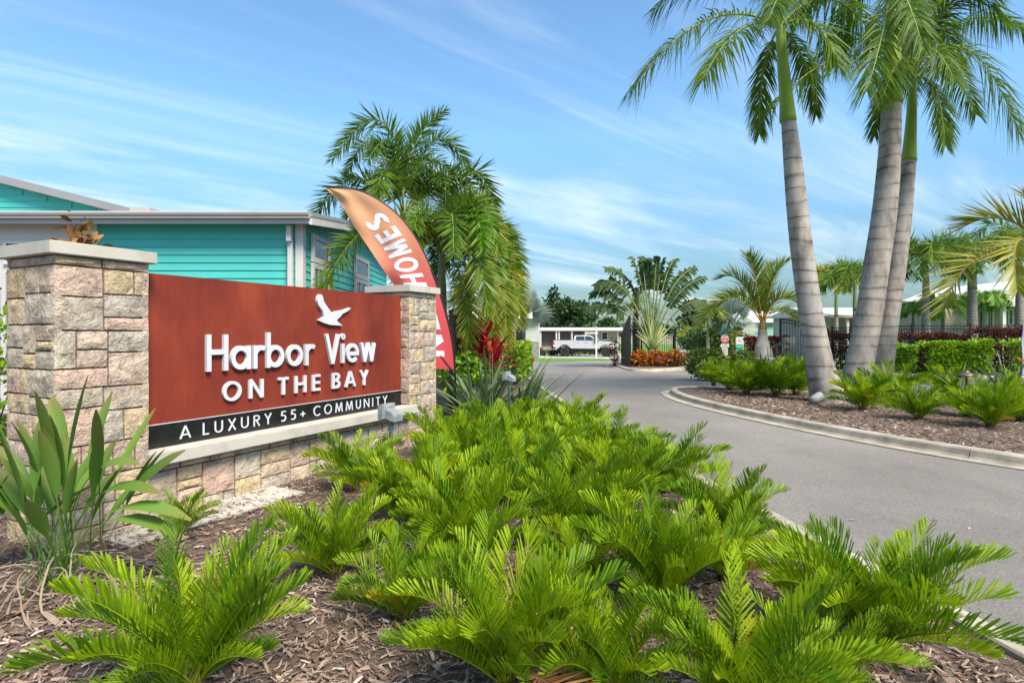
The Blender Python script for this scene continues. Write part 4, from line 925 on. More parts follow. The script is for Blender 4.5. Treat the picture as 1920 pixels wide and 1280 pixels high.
def palm(name, label, Y, base, trunk, shaft, fronds, mat, n, ll, wd, v, vj, droop, grp=None, tmat=None, smat=None, rmat=None, fwd=58, rr=.03, step=.31, amp=.018, start=.16, prof=POINT, mats=None, part='frond', stem0=None, cat='palm tree'):
    c = thing(name, Vector(base), label, cat, grp)
    P, Rr = px_trunk(trunk, Y); P[0].z = min(P[0].z, base[2] - .1); P, Rr = ringed(P, Rr, step, amp)
    MB().tube(P, Rr, 22).build('trunk', tmat or M_royal, c, smooth=True)
    if shaft: P, Rr = px_trunk(shaft, Y); MB().tube(P, Rr, 16).build('crownshaft', smat or M_shaft, c, smooth=True)
    for k, fr in enumerate(fronds):
        (rx, ry, rd), (mx, my, md), (tx, ty, td) = fr[:3]; o = fr[3] if len(fr) > 3 else {}
        path = bez(at(rx, ry, Y + rd), at(mx, my, Y + md), at(tx, ty, Y + td), 15); mb, rb = MB(), MB()
        frond(mb, path, o.get('n', n), ll * o.get('l', 1), wd, start=o.get('start', start), fwd=fwd, v=o.get('v', v), vj=vj, droop=o.get('droop', droop), rr=rr, prof=prof, lvb=o.get('lv', (0, 1)), rach=rb)
        f = mb.build(part, o.get('mat', mat), c); rb.build('rachis', o.get('rmat', rmat or M_rachis), f, smooth=True)
    return c
# ---- royal palms on the median
Y1 = 13.6; b1 = at(1553, 757, Y1); b1.z = .1
A = (1462, 50, 0)
palm('royal_palm', 'leaning royal palm with pale grey ringed trunk, leftmost of the three on the median', Y1, b1,
     [(1556, 764, 66.6), (1549, 735, 59.4), (1538, 690, 50.4), (1527, 630, 44.1), (1513, 540, 40.5), (1500, 440, 38.7), (1489, 330, 34.2), (1481, 250, 27.9), (1478, 226, 25.2)],
     [(1478, 228, 29), (1474, 180, 24), (1469, 130, 21), (1465, 80, 18), (1462, 30, 14), (1461, -10, 11)],
     [(A, (1325, 38, -.5), (1182, 172, -1.0), {'l': 1.0}), (A, (1370, -55, .6), (1225, 20, 1.2)), (A, (1390, 55, -1.3), (1318, 150, -2.2)), (A, (1525, 45, -.7), (1572, 122, -1.2), {'l': .8}),
      (A, (1432, 130, 1.0), (1424, 250, 1.5), {'l': .6}), (A, (1560, 0, .8), (1650, 90, 1.4)), (A, (1440, -130, .3), (1380, -240, .6)), (A, (1510, -120, -.4), (1580, -180, -.8)), (A, (1470, -20, -1.4), (1440, 40, -2.6), {'l': .8}), (A, (1505, 110, 1.1), (1530, 215, 1.8), {'l': .6}),
      (A, (1490, -40, 1.6), (1530, -20, 3)), (A, (1400, -90, 1.5), (1340, -60, 2.6))],
     L_ROY, 95, .92, .034, 10, 20, .60, 'royal palms on the median', rr=.035)
Y2 = 14.9; b2 = at(1610, 738, Y2); b2.z = .1; A = (1672, -40, 0)
palm('royal_palm', 'stout royal palm of the twin trunks on the median, its crown above the frame', Y2, b2,
     [(1602, 745, 55.8), (1606, 715, 52.2), (1616, 660, 46.8), (1628, 600, 45.0), (1643, 500, 43.2), (1658, 400, 41.4), (1667, 300, 37.8), (1671, 220, 34.2), (1672, 192, 33.3)],
     [(1672, 196, 36), (1674, 130, 30), (1674, 60, 24), (1673, -10, 18), (1672, -60, 12)],
     [(A, (1590, -70, -.6), (1500, 40, -1.2)), (A, (1600, 0, .8), (1570, 110, 1.4)), (A, (1655, 60, -1.5), (1625, 170, -2.4)), (A, (1770, -60, -.5), (1880, 40, -1)), (A, (1745, 20, .9), (1800, 130, 1.6)), (A, (1690, 60, 1.6), (1705, 170, 2.4)),
      (A, (1640, -150, 0), (1580, -220, 0)), (A, (1720, -150, .4), (1790, -210, .8)), (A, (1560, -40, 1.6), (1470, 60, 2.6)), (A, (1700, 0, -1.6), (1730, 90, -2.6), {'l': .8})],
     L_ROY, 95, .90, .034, 10, 20, .60, 'royal palms on the median', rr=.035)
Y3 = 15.5; b3 = at(1652, 735, Y3); b3.z = .1; A = (1712, 150, 0)
palm('royal_palm', 'slimmer royal palm of the twin trunks with a bright green crownshaft', Y3, b3,
     [(1640, 742, 47.0), (1646, 715, 43.2), (1655, 670, 39.5), (1664, 610, 35.7), (1676, 530, 33.8), (1687, 450, 32.0), (1696, 370, 29.1), (1702, 315, 26.3), (1704, 298, 24.4)],
     [(1704, 302, 27), (1706, 270, 22), (1709, 220, 18), (1711, 170, 15), (1713, 120, 11), (1714, 80, 8)],
     [(A, (1575, 108, -.8), (1425, 232, -1.4)), (A, (1620, 75, .7), (1520, 120, 1.3)), (A, (1812, 92, -.5), (1910, 250, -1.0)), (A, (1752, 165, -.6), (1772, 272, -1.0), {'l': .62}), (A, (1800, 40, .5), (1925, 60, .9)), (A, (1770, 20, -1.0), (1870, -20, -1.8)),
      (A, (1690, 30, .2), (1655, -70, .4)), (A, (1742, 30, .5), (1780, -60, 1)), (A, (1660, 180, 1.3), (1640, 255, 2), {'l': .6}), (A, (1690, 110, -1.4), (1650, 200, -2.5), {'l': .75}), (A, (1775, 130, 1.4), (1830, 215, 2.4)), (A, (1740, 90, -1.3), (1790, 150, -2.4), {'l': .8})],
     L_ROY, 95, .90, .034, 10, 20, .60, 'royal palms on the median', rr=.033)
spray = bpy.data.objects[[o.name for o in COL.objects if o.name.startswith('royal_palm')][-1]]
for side in (-1, 1):
    mb = MB(); random.seed(5 + side)
    for k in range(46):
        a = at(1718 + side * 3, 62, Y3 - .25); b = a + Vector((rnd(-.62, .55), rnd(-.3, .3), rnd(-.75, .55))); mb.tube(bez(a, (a + b) * .5 + Vector((rnd(-.1, .1), 0, rnd(.05, .3))), b, 6), .007, 3, False)
    mb.build('flower_spray', M_dryfl, spray)

# ---- foxtail palms behind the sign
def fox(label, Y, cx, cy, tx, ty_base, fr, seed):
    random.seed(seed); base = at(tx, ty_base, Y); base.z = gz(Y); A_ = (cx, cy, 0)
    return palm('foxtail_palm', label, Y, base, [(tx, ty_base + 20, 26), (tx + (cx - tx) * .4, ty_base - 60, 23), (tx + (cx - tx) * .6, cy + 130, 20)], [(tx + (cx - tx) * .6, cy + 132, 23), (tx + (cx - tx) * .8, cy + 70, 19), (cx, cy, 12), (cx, cy - 20, 8)],
         [(A_, *f) for f in fr] + [(A_, (cx + 62 * math.cos(a_), cy - rnd(45, 95), 1.3 * math.sin(a_)), (cx + 105 * math.cos(a_), cy + rnd(-90, 25), 2.2 * math.sin(a_))) for a_ in [6.283 * (q_ + .35) / 5 for q_ in range(5)]], L_FOX, 125, .56, .034, 14, 55, .08, 'foxtail palms behind the sign', tmat=M_fox, smat=M_shaft2, fwd=62, rr=.022, start=.22)
Yw = {'mat': L_FOXY}
fox('foxtail palm rising highest behind the orange flag', 14.0, 757, 405, 790, 770,
    [((722, 232, -.4), (622, 300, -.8)), ((772, 285, 0), (834, 206, 0)), ((815, 265, .6), (880, 320, .9)), ((668, 335, .2), (578, 432, .3)), ((672, 440, -1.2), (598, 560, -1.9)), ((735, 275, -1.0), (690, 300, -2.0)), ((790, 380, -1.3), (780, 470, -2.1), Yw),
     ((700, 270, 1.0), (650, 330, 1.8)), ((845, 330, -.9), (900, 400, -1.4)), ((800, 300, 1.4), (850, 340, 2.4))], 21)
fox('middle foxtail palm with yellowing drooping fronds', 13.0, 828, 480, 826, 745,
    [((880, 325, .3), (930, 398, .6)), ((885, 372, -.7), (935, 470, -1.2), Yw), ((880, 450, -1.4), (915, 590, -2.0), Yw), ((790, 430, -1.2), (745, 520, -1.9)), ((905, 410, .8), (968, 500, 1.2)), ((845, 400, -1.5), (850, 480, -2.6)), ((835, 360, .8), (820, 330, 1.5)), ((865, 520, -1.0), (880, 640, -1.6), Yw), ((880, 400, -1.2), (905, 470, -2.0), {'mat': L_LIME})], 22)
fox('foxtail palm nearest the road with orange-tipped fronds', 14.4, 880, 515, 862, 740,
    [((930, 420, .2), (972, 520, .4)), ((938, 470, -.8), (978, 610, -1.2), Yw), ((905, 480, -1.4), (928, 640, -2.1), Yw), ((840, 480, -.6), (800, 580, -1.0)), ((890, 420, .9), (910, 400, 1.7)), ((925, 520, .7), (948, 620, 1.1)), ((870, 540, -1.4), (860, 640, -2.2), {'mat': L_LIME}), ((945, 450, -.3), (968, 560, -.6)), ((930, 500, -1.2), (950, 650, -1.8), Yw), ((905, 440, -1.5), (935, 520, -2.4), {'mat': L_LIME})], 23)

# ---- bottle palm, right of the gate
Yb = 29.0; b = at(1430, 670, Yb); A = (1430, 608, 0); OR = {'rmat': M_orach}
palm('bottle_palm', 'bottle palm with a swollen grey trunk and arching orange-stalked fronds', Yb, b, [(1430, 672, 25), (1430, 662, 28), (1430, 650, 27), (1430, 640, 21), (1430, 628, 17), (1430, 618, 16)], [(1430, 620, 16), (1430, 612, 15), (1431, 603, 11), (1431, 598, 7)],
     [(A, (1372, 558, -.6), (1312, 612, -1.2), OR), (A, (1390, 530, .3), (1350, 522, .6), OR), (A, (1412, 505, -.3), (1400, 480, -.8), OR), (A, (1450, 525, 0), (1478, 490, 0), OR), (A, (1465, 560, -.8), (1520, 590, -1.5), OR), (A, (1470, 585, .5), (1530, 640, 1.0), OR), (A, (1440, 520, 1), (1445, 495, 2), OR), (A, (1395, 555, 1), (1345, 575, 2), OR)],
     L_BOT, 72, 1.15, .055, 34, 22, .10, tmat=pbr('bottle_trunk', [(.19, .19, .11), (.33, .32, .30), (.40, .39, .38)], scale=1.1, rough=.8), smat=pbr('olive_shaft', [(.14, .13, .03), (.22, .17, .04)], scale=2, rough=.5), rmat=M_orach, rr=.045, fwd=50, amp=.0, step=1)
# ---- yellow-fronded palm reaching in from the right
Yr = 14.5; b = at(1990, 790, Yr); b.z = .0; A = (1985, 505, 0)
palm('spindle_palm', 'palm with yellow-green fronds and orange stalks reaching in at the right edge', Yr, b, [(1990, 790, 40), (1990, 700, 44), (1988, 600, 30)], [(1988, 605, 28), (1986, 550, 22), (1985, 505, 14)],
     [(A, (1850, 478, -.6), (1768, 582, -1.2), OR), (A, (1895, 415, .5), (1800, 430, 1), OR), (A, (1915, 448, -1.6), (1908, 545, -2.6), OR), (A, (1960, 400, 0), (1930, 370, 0), OR), (A, (2060, 430, 0), (2120, 520, 0), OR), (A, (2030, 400, 1), (2080, 420, 2), OR)],
     leafmat('spindle_leaflet', [(.14, .18, .012), (.24, .26, .016), (.36, .32, .02)], tip=(.35, .18, .03), tipamt=.4, trans=.32, objw=.3), 62, 1.10, .045, 26, 16, .06, rmat=M_orach, rr=.03, fwd=48, amp=.02)
# ---- generated palms behind the fence
def rpalm(px, base_y, top_y, Y, spread, label, mat, n=11, seed=0, ll=.5, wd=.035, vj=45, name='foxtail_palm', w=14, grp='palms behind the right fence', smat=None, droop=.12, np_=46):
    random.seed(seed); fr = []
    for k in range(n):
        a = 6.283 * k / n + rnd(-.25, .25); e = rnd(.2, 1.0); dx, dy = math.cos(a) * spread, math.sin(a) * spread / FPX * Y
        fr.append(((px, top_y, 0), (px + dx * .55, top_y - spread * (.30 + .35 * e), dy * .55), (px + dx * rnd(.85, 1.1), top_y + spread * (.45 - .75 * e), dy)))
    b = at(px, base_y, Y); b.z = gz(Y)
    return palm(name, label, Y, b, [(px, base_y + 12, w * 1.15), (px, (base_y + top_y) / 2 + 20, w), (px, top_y + 52, w * .82)], [(px, top_y + 54, w * .9), (px, top_y + 25, w * .75), (px, top_y - 4, w * .4)], fr, mat, np_, ll, wd, 10, vj, droop, grp, tmat=M_fox, smat=smat or M_shaft2, rr=.02, start=.2)
rpalm(1736, 700, 500, 27, 82, 'dark green palm right of the twin trunks behind the fence', L_FOX, 16, 31, .9, .055, np_=60)
rpalm(1823, 700, 488, 27, 78, 'palm with grey trunk behind the second fence post', L_FOX, 11, 32, .8, .05, w=17)
rpalm(1603, 695, 528, 34, 62, 'palm with a slim pale trunk between the two near trunks', L_FOX, 12, 33, .95, .06, w=9)
rpalm(1568, 695, 540, 42, 58, 'yellow-leaved palm seen between the near trunks', L_YEL, 13, 34, 1.3, .08, w=8)
rpalm(1768, 690, 585, 30, 52, 'bright green young palm low behind the fence', L_LIME, 11, 35, .55, .07, vj=15, w=9, name='young_palm')
rpalm(1712, 690, 590, 31, 40, 'bright green young palm beside the twin trunks', L_LIME, 10, 36, .55, .07, vj=15, w=7, name='young_palm')
rpalm(1912, 690, 470, 27, 80, 'dark palm behind the yellow-fronded palm at the right edge', L_FOX, 11, 37, .8, .05, w=14)
rpalm(1845, 690, 572, 34, 44, 'bright green young palm in front of the tan porch', L_LIME, 10, 38, .6, .07, vj=15, w=8, name='young_palm')
rpalm(1327, 660, 598, 50, 36, 'olive palm with a thin straight trunk by the far road', L_BOT, 10, 39, .9, .1, vj=20, w=7, name='young_palm', grp='palms along the far road')
# ---- traveller's palm: flat fan of torn paddle leaves
gp0 = gp(1222, 686); Yt = 31.3
tp = thing('travellers_palm', (at(1222, 680, Yt).x, Yt, gz(Yt) + .09), "traveller's palm with a flat fan of torn leaves on the gate island", 'palm tree')
MB().tube([at(1222, 690, Yt), at(1222, 670, Yt), at(1222, 655, Yt)], [.16, .15, .2], 12).build('trunk', M_fox, tp, smooth=True)
base_t = at(1222, 652, Yt); L_PET = pbr('petiole', [(.12, .18, .05), (.19, .245, .09), (.25, .21, .06)], scale=3, rough=.5)
random.seed(12)
for k, (mx, my, tx, ty) in enumerate(((1165, 582, 1098, 578), (1160, 560, 1108, 551), (1172, 545, 1116, 536), (1185, 535, 1136, 503), (1200, 525, 1182, 482), (1208, 520, 1203, 483), (1216, 518, 1215, 486), (1228, 518, 1234, 483), (1236, 522, 1246, 484), (1246, 528, 1270, 484), (1258, 545, 1305, 502), (1265, 560, 1322, 520), (1280, 575, 1330, 575), (1275, 600, 1322, 592))):
    m_, t_ = at(mx, my, Yt + rnd(-.35, .35)), at(tx, ty, Yt + rnd(-.6, .6)); P = bez(base_t, m_, t_, 17); mb, rb = MB(), MB()
    rb.tube(P, [.055 * (1 - .8 * i / 16) for i in range(17)], 6)
    cut = 6 if 2 < k < 12 else 7
    frond(mb, P[cut:], 24, .36 if 3 < k < 10 else .42, .15, roll=rnd(40, 80) * (1 if mx < 1222 else -1) if not 3 < k < 10 else rnd(-35, 35), start=.02, fwd=80, v=-8, vj=14, droop=.35, rr=.006, prof=((0, 1), (.6, .95), (1, .35)), lfun=lambda w: .55 + .5 * math.sin(math.pi * (w * .85 + .1)), jit=.3, side=Vector((1, 0, 0)))
    f = mb.build('leaf', L_TRAV, tp); rb.build('petiole', L_PET, f, smooth=True)
for k in range(15):                            # overlapping leaf bases forming the wedge
    a = R(28 + 124 * k / 14); e = base_t + Vector((math.cos(a) * 1.0, 0, math.sin(a) * 1.55)); MB().tube([base_t + Vector((math.cos(a) * .05, (k % 2) * .08 - .04, -.1)), base_t.lerp(e, .4) + Vector((0, (k % 2) * .06, 0)), e], [.15, .10, .035], 6).build('leaf_base', L_PET, tp, smooth=True)
# date palm trunk behind it, with a ragged head
b = gp(1192, 690); Yd = 33.5; random.seed(77); A = (1192, 592, 0)
palm('date_palm', 'rough-trunked palm behind the left side of the fan palm', Yd, Vector((at(1192, 680, Yd).x, Yd, gz(Yd))), [(1193, 690, 14), (1193, 650, 13), (1192, 610, 12), (1192, 588, 11)], None,
     [(A, (1160, 565, 0), (1135, 585, 0)), (A, (1175, 550, .5), (1150, 555, 1)), (A, (1200, 548, -.5), (1215, 560, -1)), (A, (1210, 565, .4), (1232, 590, 1)), (A, (1180, 570, -1), (1165, 600, -2)), (A, (1195, 555, 1), (1190, 540, 2)), (A, (1205, 580, -.8), (1215, 612, -1.4))],
     L_BOT, 36, .6, .05, 20, 20, .1, tmat=pbr('boot_trunk', [(.05, .035, .025), (.13, .10, .075), (.24, .20, .16)], scale=7, rough=.95, bump=1, bscale=14), rr=.03, step=.22, amp=.35)
# ---- silver fan palms
def fanpalm(px, cy, py_base, Y, Rl, n, label, seed, w):
    random.seed(seed); b = at(px, py_base, Y); b.z = gz(Y); c = thing('silver_fan_palm', b, label, 'palm tree'); top = at(px, cy, Y)
    MB().tube([b - ZV * .1, b.lerp(top, .5), top], [w * 1.1, w, w * .9], 10).build('trunk', pbr('fan_trunk', [(.16, .13, .10), (.27, .23, .19)], scale=5, rough=.9, bump=.6), c, smooth=True)
    for k in range(n):
        a = 6.283 * k / n * 1.0 + rnd(-.3, .3); e = rnd(-.15, 1.25); d = Vector((math.cos(a) * math.cos(e), math.sin(a) * math.cos(e), math.sin(e))); h = top + d * Rl * rnd(.75, 1.0)
        f = MB(); s = d.cross(ZV).normalized(); nrm = s.cross(d)
        tw = rnd(-1.5, 1.5); s, nrm = s * math.cos(tw) + nrm * math.sin(tw), nrm * math.cos(tw) - s * math.sin(tw)
        m = 34
        for j in range(m):
            q = R(-125 + 250 * j / (m - 1)); dd = (d * math.cos(q) + s * math.sin(q) + nrm * .25 * abs(math.sin(q))).normalized(); W = nrm.cross(dd).normalized()
            f.leaf(h, dd, (W + nrm * (.35 if j % 2 else -.35)).normalized(), Rl * (.95 - .25 * abs(q) / 2.2) * rnd(.9, 1.08), Rl * .085, ((0, .25), (.55, 1), (1, .08)), .12, rnd(0, 1))
        fo = f.build('fan_leaf', L_SILV, c); MB().tube([top, h], [.03, .02], 5).build('petiole', L_PET, fo)
    return c
fanpalm(981, 592, 660, 38, 1.25, 15, 'silver fan palm beyond the open gate left of the pickup', 41, .17)
fanpalm(1372, 610, 650, 56, 1.75, 13, 'silver fan palm behind the red stop sign', 42, .17)

# ================================================================== shrubs and hedges
L_HEDGE = leafmat('bright_hedge_leaf', [(.08, .20, .012), (.15, .31, .014), (.24, .40, .018), (.33, .47, .022)], trans=.28, rough=.38, objw=.12)
L_COPP = leafmat('copperleaf', [(.045, .012, .012), (.10, .018, .016), (.17, .035, .025), (.25, .10, .07)], trans=.25, rough=.45, objw=.1)
L_CROT = leafmat('croton_leaf', [(.05, .09, .012), (.30, .05, .012), (.45, .14, .014), (.50, .27, .02)], trans=.28, rough=.4, objw=.15)
L_CROTG = leafmat('green_croton_leaf', [(.03, .09, .012), (.07, .16, .014), (.14, .20, .016), (.45, .28, .02)], trans=.28, rough=.4, objw=.1)
L_BUSH = leafmat('dull_bush_leaf', [(.022, .06, .012), (.045, .10, .02), (.08, .15, .03)], trans=.25, rough=.5, objw=.25)
L_TREE = leafmat('tree_leaf', [(.016, .040, .010), (.030, .066, .014), (.055, .10, .02)], trans=.25, rough=.5, objw=.25)
L_RUST = leafmat('rusty_magnolia_leaf', [(.10, .035, .01), (.20, .07, .015), (.26, .11, .02), (.07, .11, .02)], trans=.15, rough=.35, objw=.0)
M_twig = pbr('twig', [(.05, .035, .025), (.10, .075, .055)], scale=12, rough=.9)
def leafball(mb, c, r, n, size, box=0, asp=.55, shell=.55, rs=random, lump=.18, freq=1.6):
    c = Vector(c); r = Vector(r)
    for i in range(n):
        d = Vector((rs.gauss(0, 1), rs.gauss(0, 1), rs.gauss(0, 1))).normalized()
        if box: m = max(abs(d.x), abs(d.y), abs(d.z)); dd = d.lerp(d / m, box)
        else: dd = d
        k = (shell + (1 - shell) * rs.random() ** .5) * (1 + lump * mnoise.noise(Vector((d.x * freq * 2 + c.x, d.y * freq * 2 + c.y, d.z * freq * 2))) * 2)
        p = c + Vector((dd.x * r.x, dd.y * r.y, dd.z * r.z)) * k
        D = (d * .7 + Vector((rs.gauss(0, .6), rs.gauss(0, .6), rs.gauss(.15, .5)))).normalized(); W = D.cross(Vector((rs.gauss(0, 1), rs.gauss(0, 1), rs.gauss(0, 1)))).normalized()
        s = size * rs.uniform(.6, 1.25); mb.leaf(p, D, W, s, s * asp, OVAL, .15, rs.random())
def shrub(name, c, r, n, size, mat, label, cat='shrub', grp=None, box=0, seed=0, stems=7, asp=.55, lump=.18):
    rs = random.Random(seed); c = Vector(c); g = gz(c.y); t = thing(name, (c.x, c.y, g), label, cat, grp); mb = MB(); leafball(mb, c, r, n, size, box, asp, .5, rs, lump); mb.build('foliage', mat, t)
    m2 = MB()
    for k in range(stems):
        a = rs.uniform(0, 6.28); e = c + Vector((math.cos(a) * r[0] * rs.uniform(.2, .8), math.sin(a) * r[1] * rs.uniform(.2, .8), r[2] * rs.uniform(-.1, .6))); m2.tube([(c.x + rs.uniform(-.4, .4) * r[0], c.y + rs.uniform(-.4, .4) * r[1], g - .03), e], [.018, .007], 4, False)
    m2.build('stems', M_twig, t); return t
def hedge(A, B, depth, z0, z1, n, size, mat, label, seed, grp=None):
    A, B = Vector((*A, 0)), Vector((*B, 0)); rs = random.Random(seed); d = (B - A); L = d.length; d /= L; s = Vector((-d.y, d.x, 0)); g = gz((A.y + B.y) / 2); mb = MB(); m2 = MB()
    t = thing('hedge', ((A.x + B.x) / 2, (A.y + B.y) / 2, g), label, 'hedge', grp)
    for i in range(n):
        u, q, h = rs.uniform(0, L), rs.uniform(-1, 1), rs.random(); f = rs.random()
        if f < .42: q = -1 + .25 * rs.random()
        elif f < .75: h = 1 - .12 * rs.random()
        w = 1 + .40 * mnoise.noise(Vector((u * 1.3 + seed, q, h * 1.5))); top = z1 * (1 + .16 * mnoise.noise(Vector((u * 1.7, seed, 0))))
        p = A + d * u + s * (q * depth / 2 * w) + ZV * (g + z0 + (top - z0) * h)
        D = (s * q * .6 + ZV * .55 + Vector((rs.gauss(0, .5), rs.gauss(0, .5), rs.gauss(0, .4)))).normalized(); W = D.cross(Vector((rs.gauss(0, 1), rs.gauss(0, 1), rs.gauss(0, 1)))).normalized(); sz = size * rs.uniform(.65, 1.25)
        mb.leaf(p, D, W, sz, sz * .58, OVAL, .1, min(1, max(0, .35 * h + .65 * rs.random())))
    for i in range(int(L * 5)):
        u = rs.uniform(0, L); p = A + d * u + ZV * (g - .02); m2.tube([p, p + Vector((rs.uniform(-.2, .2), rs.uniform(-.2, .2), z1 * .8))], .014, 4, False)
    mb.build('foliage', mat, t); m2.build('stems', M_twig, t); return t
hedge((15.3, 25.6), (16.9, 23.9), 1.0, .25, 1.25, 3000, .13, L_HEDGE, 'bright green clipped hedge seen between the near palm trunks', 51)
hedge((16.95, 23.75), (19.15, 23.35), 1.1, .15, 1.38, 5200, .13, L_HEDGE, 'bright green clipped hedge right of the twin trunks', 52)
hedge((19.9, 23.1), (22.6, 22.6), 1.1, .15, 1.5, 4200, .13, L_HEDGE, 'bright green clipped hedge at the right edge behind the orange flowers', 53)
hedge((16.2, 29.6), (17.9, 26.2), .9, .1, 1.75, 3600, .13, L_COPP, 'dark red hedge behind the fence between the near trunks', 54)
hedge((17.7, 25.9), (20.1, 25.5), .9, .1, 1.72, 4200, .13, L_COPP, 'dark red hedge behind the fence right of the twin trunks', 55)
hedge((20.3, 25.4), (25, 24.9), .9, .1, 1.95, 5600, .14, L_COPP, 'tall dark red hedge behind the fence at the right edge', 56)
q = at(1398, 668, 47.5); hedge((q.x, q.y), (q.x + 1.7, q.y + .1), .8, .05, 1.75, 2600, .17, L_COPP, 'reddish brown hedge left of the bottle palm', 57)
hedge((q.x + 1.75, q.y), (q.x + 3.5, q.y - .1), .8, .05, 1.8, 2600, .17, L_COPP, 'reddish brown hedge right of the bottle palm', 58)
hedge((-.35, 18.4), (.12, 23.6), 1.25, .1, 1.36, 6200, .12, L_HEDGE, 'lime green hedge behind the red ti plants', 59)
for k, (px, py, lab) in enumerate(((1203, 690, 'orange croton by the open gate leaf on the gate island'), (1234, 690, 'yellow and orange croton in front of the fan palm'), (1267, 690, 'red-orange croton at the right end of the gate island'))):
    c = gp(px, py); shrub('croton', (c.x, c.y + .3, gz(c.y) + .50), (.62 if k else .52, .5, .40), 1100, .14, L_CROT, lab, grp='crotons on the gate island', seed=60 + k)
c = gp(1156, 688); shrub('croton', (c.x, c.y + .5, gz(c.y) + .85), (.3, .3, .8), 260, .13, L_COPP, 'thin dark-leaved shrub beside the open gate leaf', seed=66)
c = gp(1312, 712); shrub('croton', (c.x + .15, c.y - .1, .62), (.72, .6, .55), 1600, .12, L_CROTG, 'green and yellow croton at the nose of the median', seed=67)
c = gp(1392, 716); shrub('croton', (c.x, c.y, .62), (.5, .5, .52), 900, .12, L_CROTG, 'small green croton behind the median cycads', seed=68)
shrub('magnolia_shrub', at(148, 450, 8.6) + Vector((0, 0, -1.1)), (.34, .3, 1.45), 420, .19, L_RUST, 'rust-leaved magnolia top showing above the near pillar', seed=69, asp=.42)
shrub('bush', (-7.6, 8.6, 1.0), (1.1, .7, 1.2), 1600, .13, L_HEDGE, 'green bush behind the fence at the left edge', seed=70)
c = at(845, 690, 11.5); shrub('lime_shrub', (c.x + .2, 11.6, .95), (.42, .4, .42), 700, .13, L_HEDGE, 'lime shrub between the flag and the red ti plants', seed=71)
c = gp(999, 666); shrub('croton', (c.x, c.y + .8, gz(c.y) + .45), (1.0, .6, .5), 800, .16, L_COPP, 'low dark croton at the foot of the silver fan palm', seed=72)
c = gp(1030, 662); shrub('croton', (c.x - .2, c.y + 3, gz(c.y) + .95), (1.5, 1.0, 1.0), 1400, .2, L_HEDGE, 'green shrub behind the tail of the pickup', seed=73)
c = gp(1013, 662); shrub('croton', (c.x - .1, c.y + 3.2, gz(c.y) + .8), (.6, .6, .95), 500, .2, L_COPP, 'rusty shrub by the corner of the white house', seed=74)
hedge((-.5, 54.0), (10.6, 59.5), .8, .0, .42, 2600, .2, L_BUSH, 'low green planting along the drive behind the pickup', 75)
def tree(px, py, Y, rx, rz, label, mat, seed, n=1500, size=.5, clumps=11, trunk=True):
    rs = random.Random(seed); c = at(px, py, Y); g = gz(Y); t = thing('leafy_tree', (c.x, Y, g), label, 'tree', 'trees beyond the houses'); mb = MB(); lm = MB(); lm.tube([(c.x, Y, g - .2), (c.x + .1, Y, c.z - rz * .3)], [.22, .14], 8)
    for k in range(clumps):
        d = Vector((rs.uniform(-1, 1) * rx, rs.uniform(-.7, .7) * rx, rs.uniform(-.75, .85) * rz)); r = rs.uniform(.28, .5); leafball(mb, c + d, (rx * r, rx * r, rz * r), n // clumps, size, 0, .5, .25, rs, .4); lm.tube([(c.x, Y, c.z - rz * .5), c + d], [.09, .03], 5, False)
    mb.build('crown', mat, t); lm.build('trunk', M_twig, t)
tree(1052, 600, 78, 3.2, 2.4, 'dark open tree behind the beige house', L_TREE, 81, 3200, .5, 15); tree(1010, 590, 82, 2.2, 3.2, 'dark tree behind the silver fan palm', L_TREE, 82, 2200, .5, 12); tree(1124, 610, 84, 2.6, 1.7, 'round green tree behind the beige house near the gate', L_BUSH, 83, 2600, .45, 12)
for k, (px, py, Y, rx, rz, m, lab) in enumerate(((1300, 640, 62, 1.5, 1.0, L_BUSH, 'green bush nearest on the far road verge'), (1317, 634, 60, 1.6, 1.3, L_BUSH, 'taller green bush on the far road verge'), (1296, 628, 78, 1.7, 1.2, L_YEL, 'yellow-green bush farther along the far road'), (1285, 632, 95, 1.7, 1.4, L_BUSH, 'last bush before the end of the far road'), (1311, 622, 85, 2.0, 1.6, L_YEL, 'yellow bush behind the far lamp post'), (1332, 640, 57, 1.2, 1.1, L_BUSH, 'dark bush behind the small white notice'), (1355, 635, 56, 1.6, 1.6, L_CROTG, 'orange-green shrub behind the stop sign'), (1385, 640, 58, 1.5, 1.4, L_CROTG, 'orange shrub behind the green star sign'))):
    c = at(px, py, Y); shrub('bush', c, (rx, rx, rz), 650, .3, m, lab, seed=90 + k, grp='bushes along the far road')
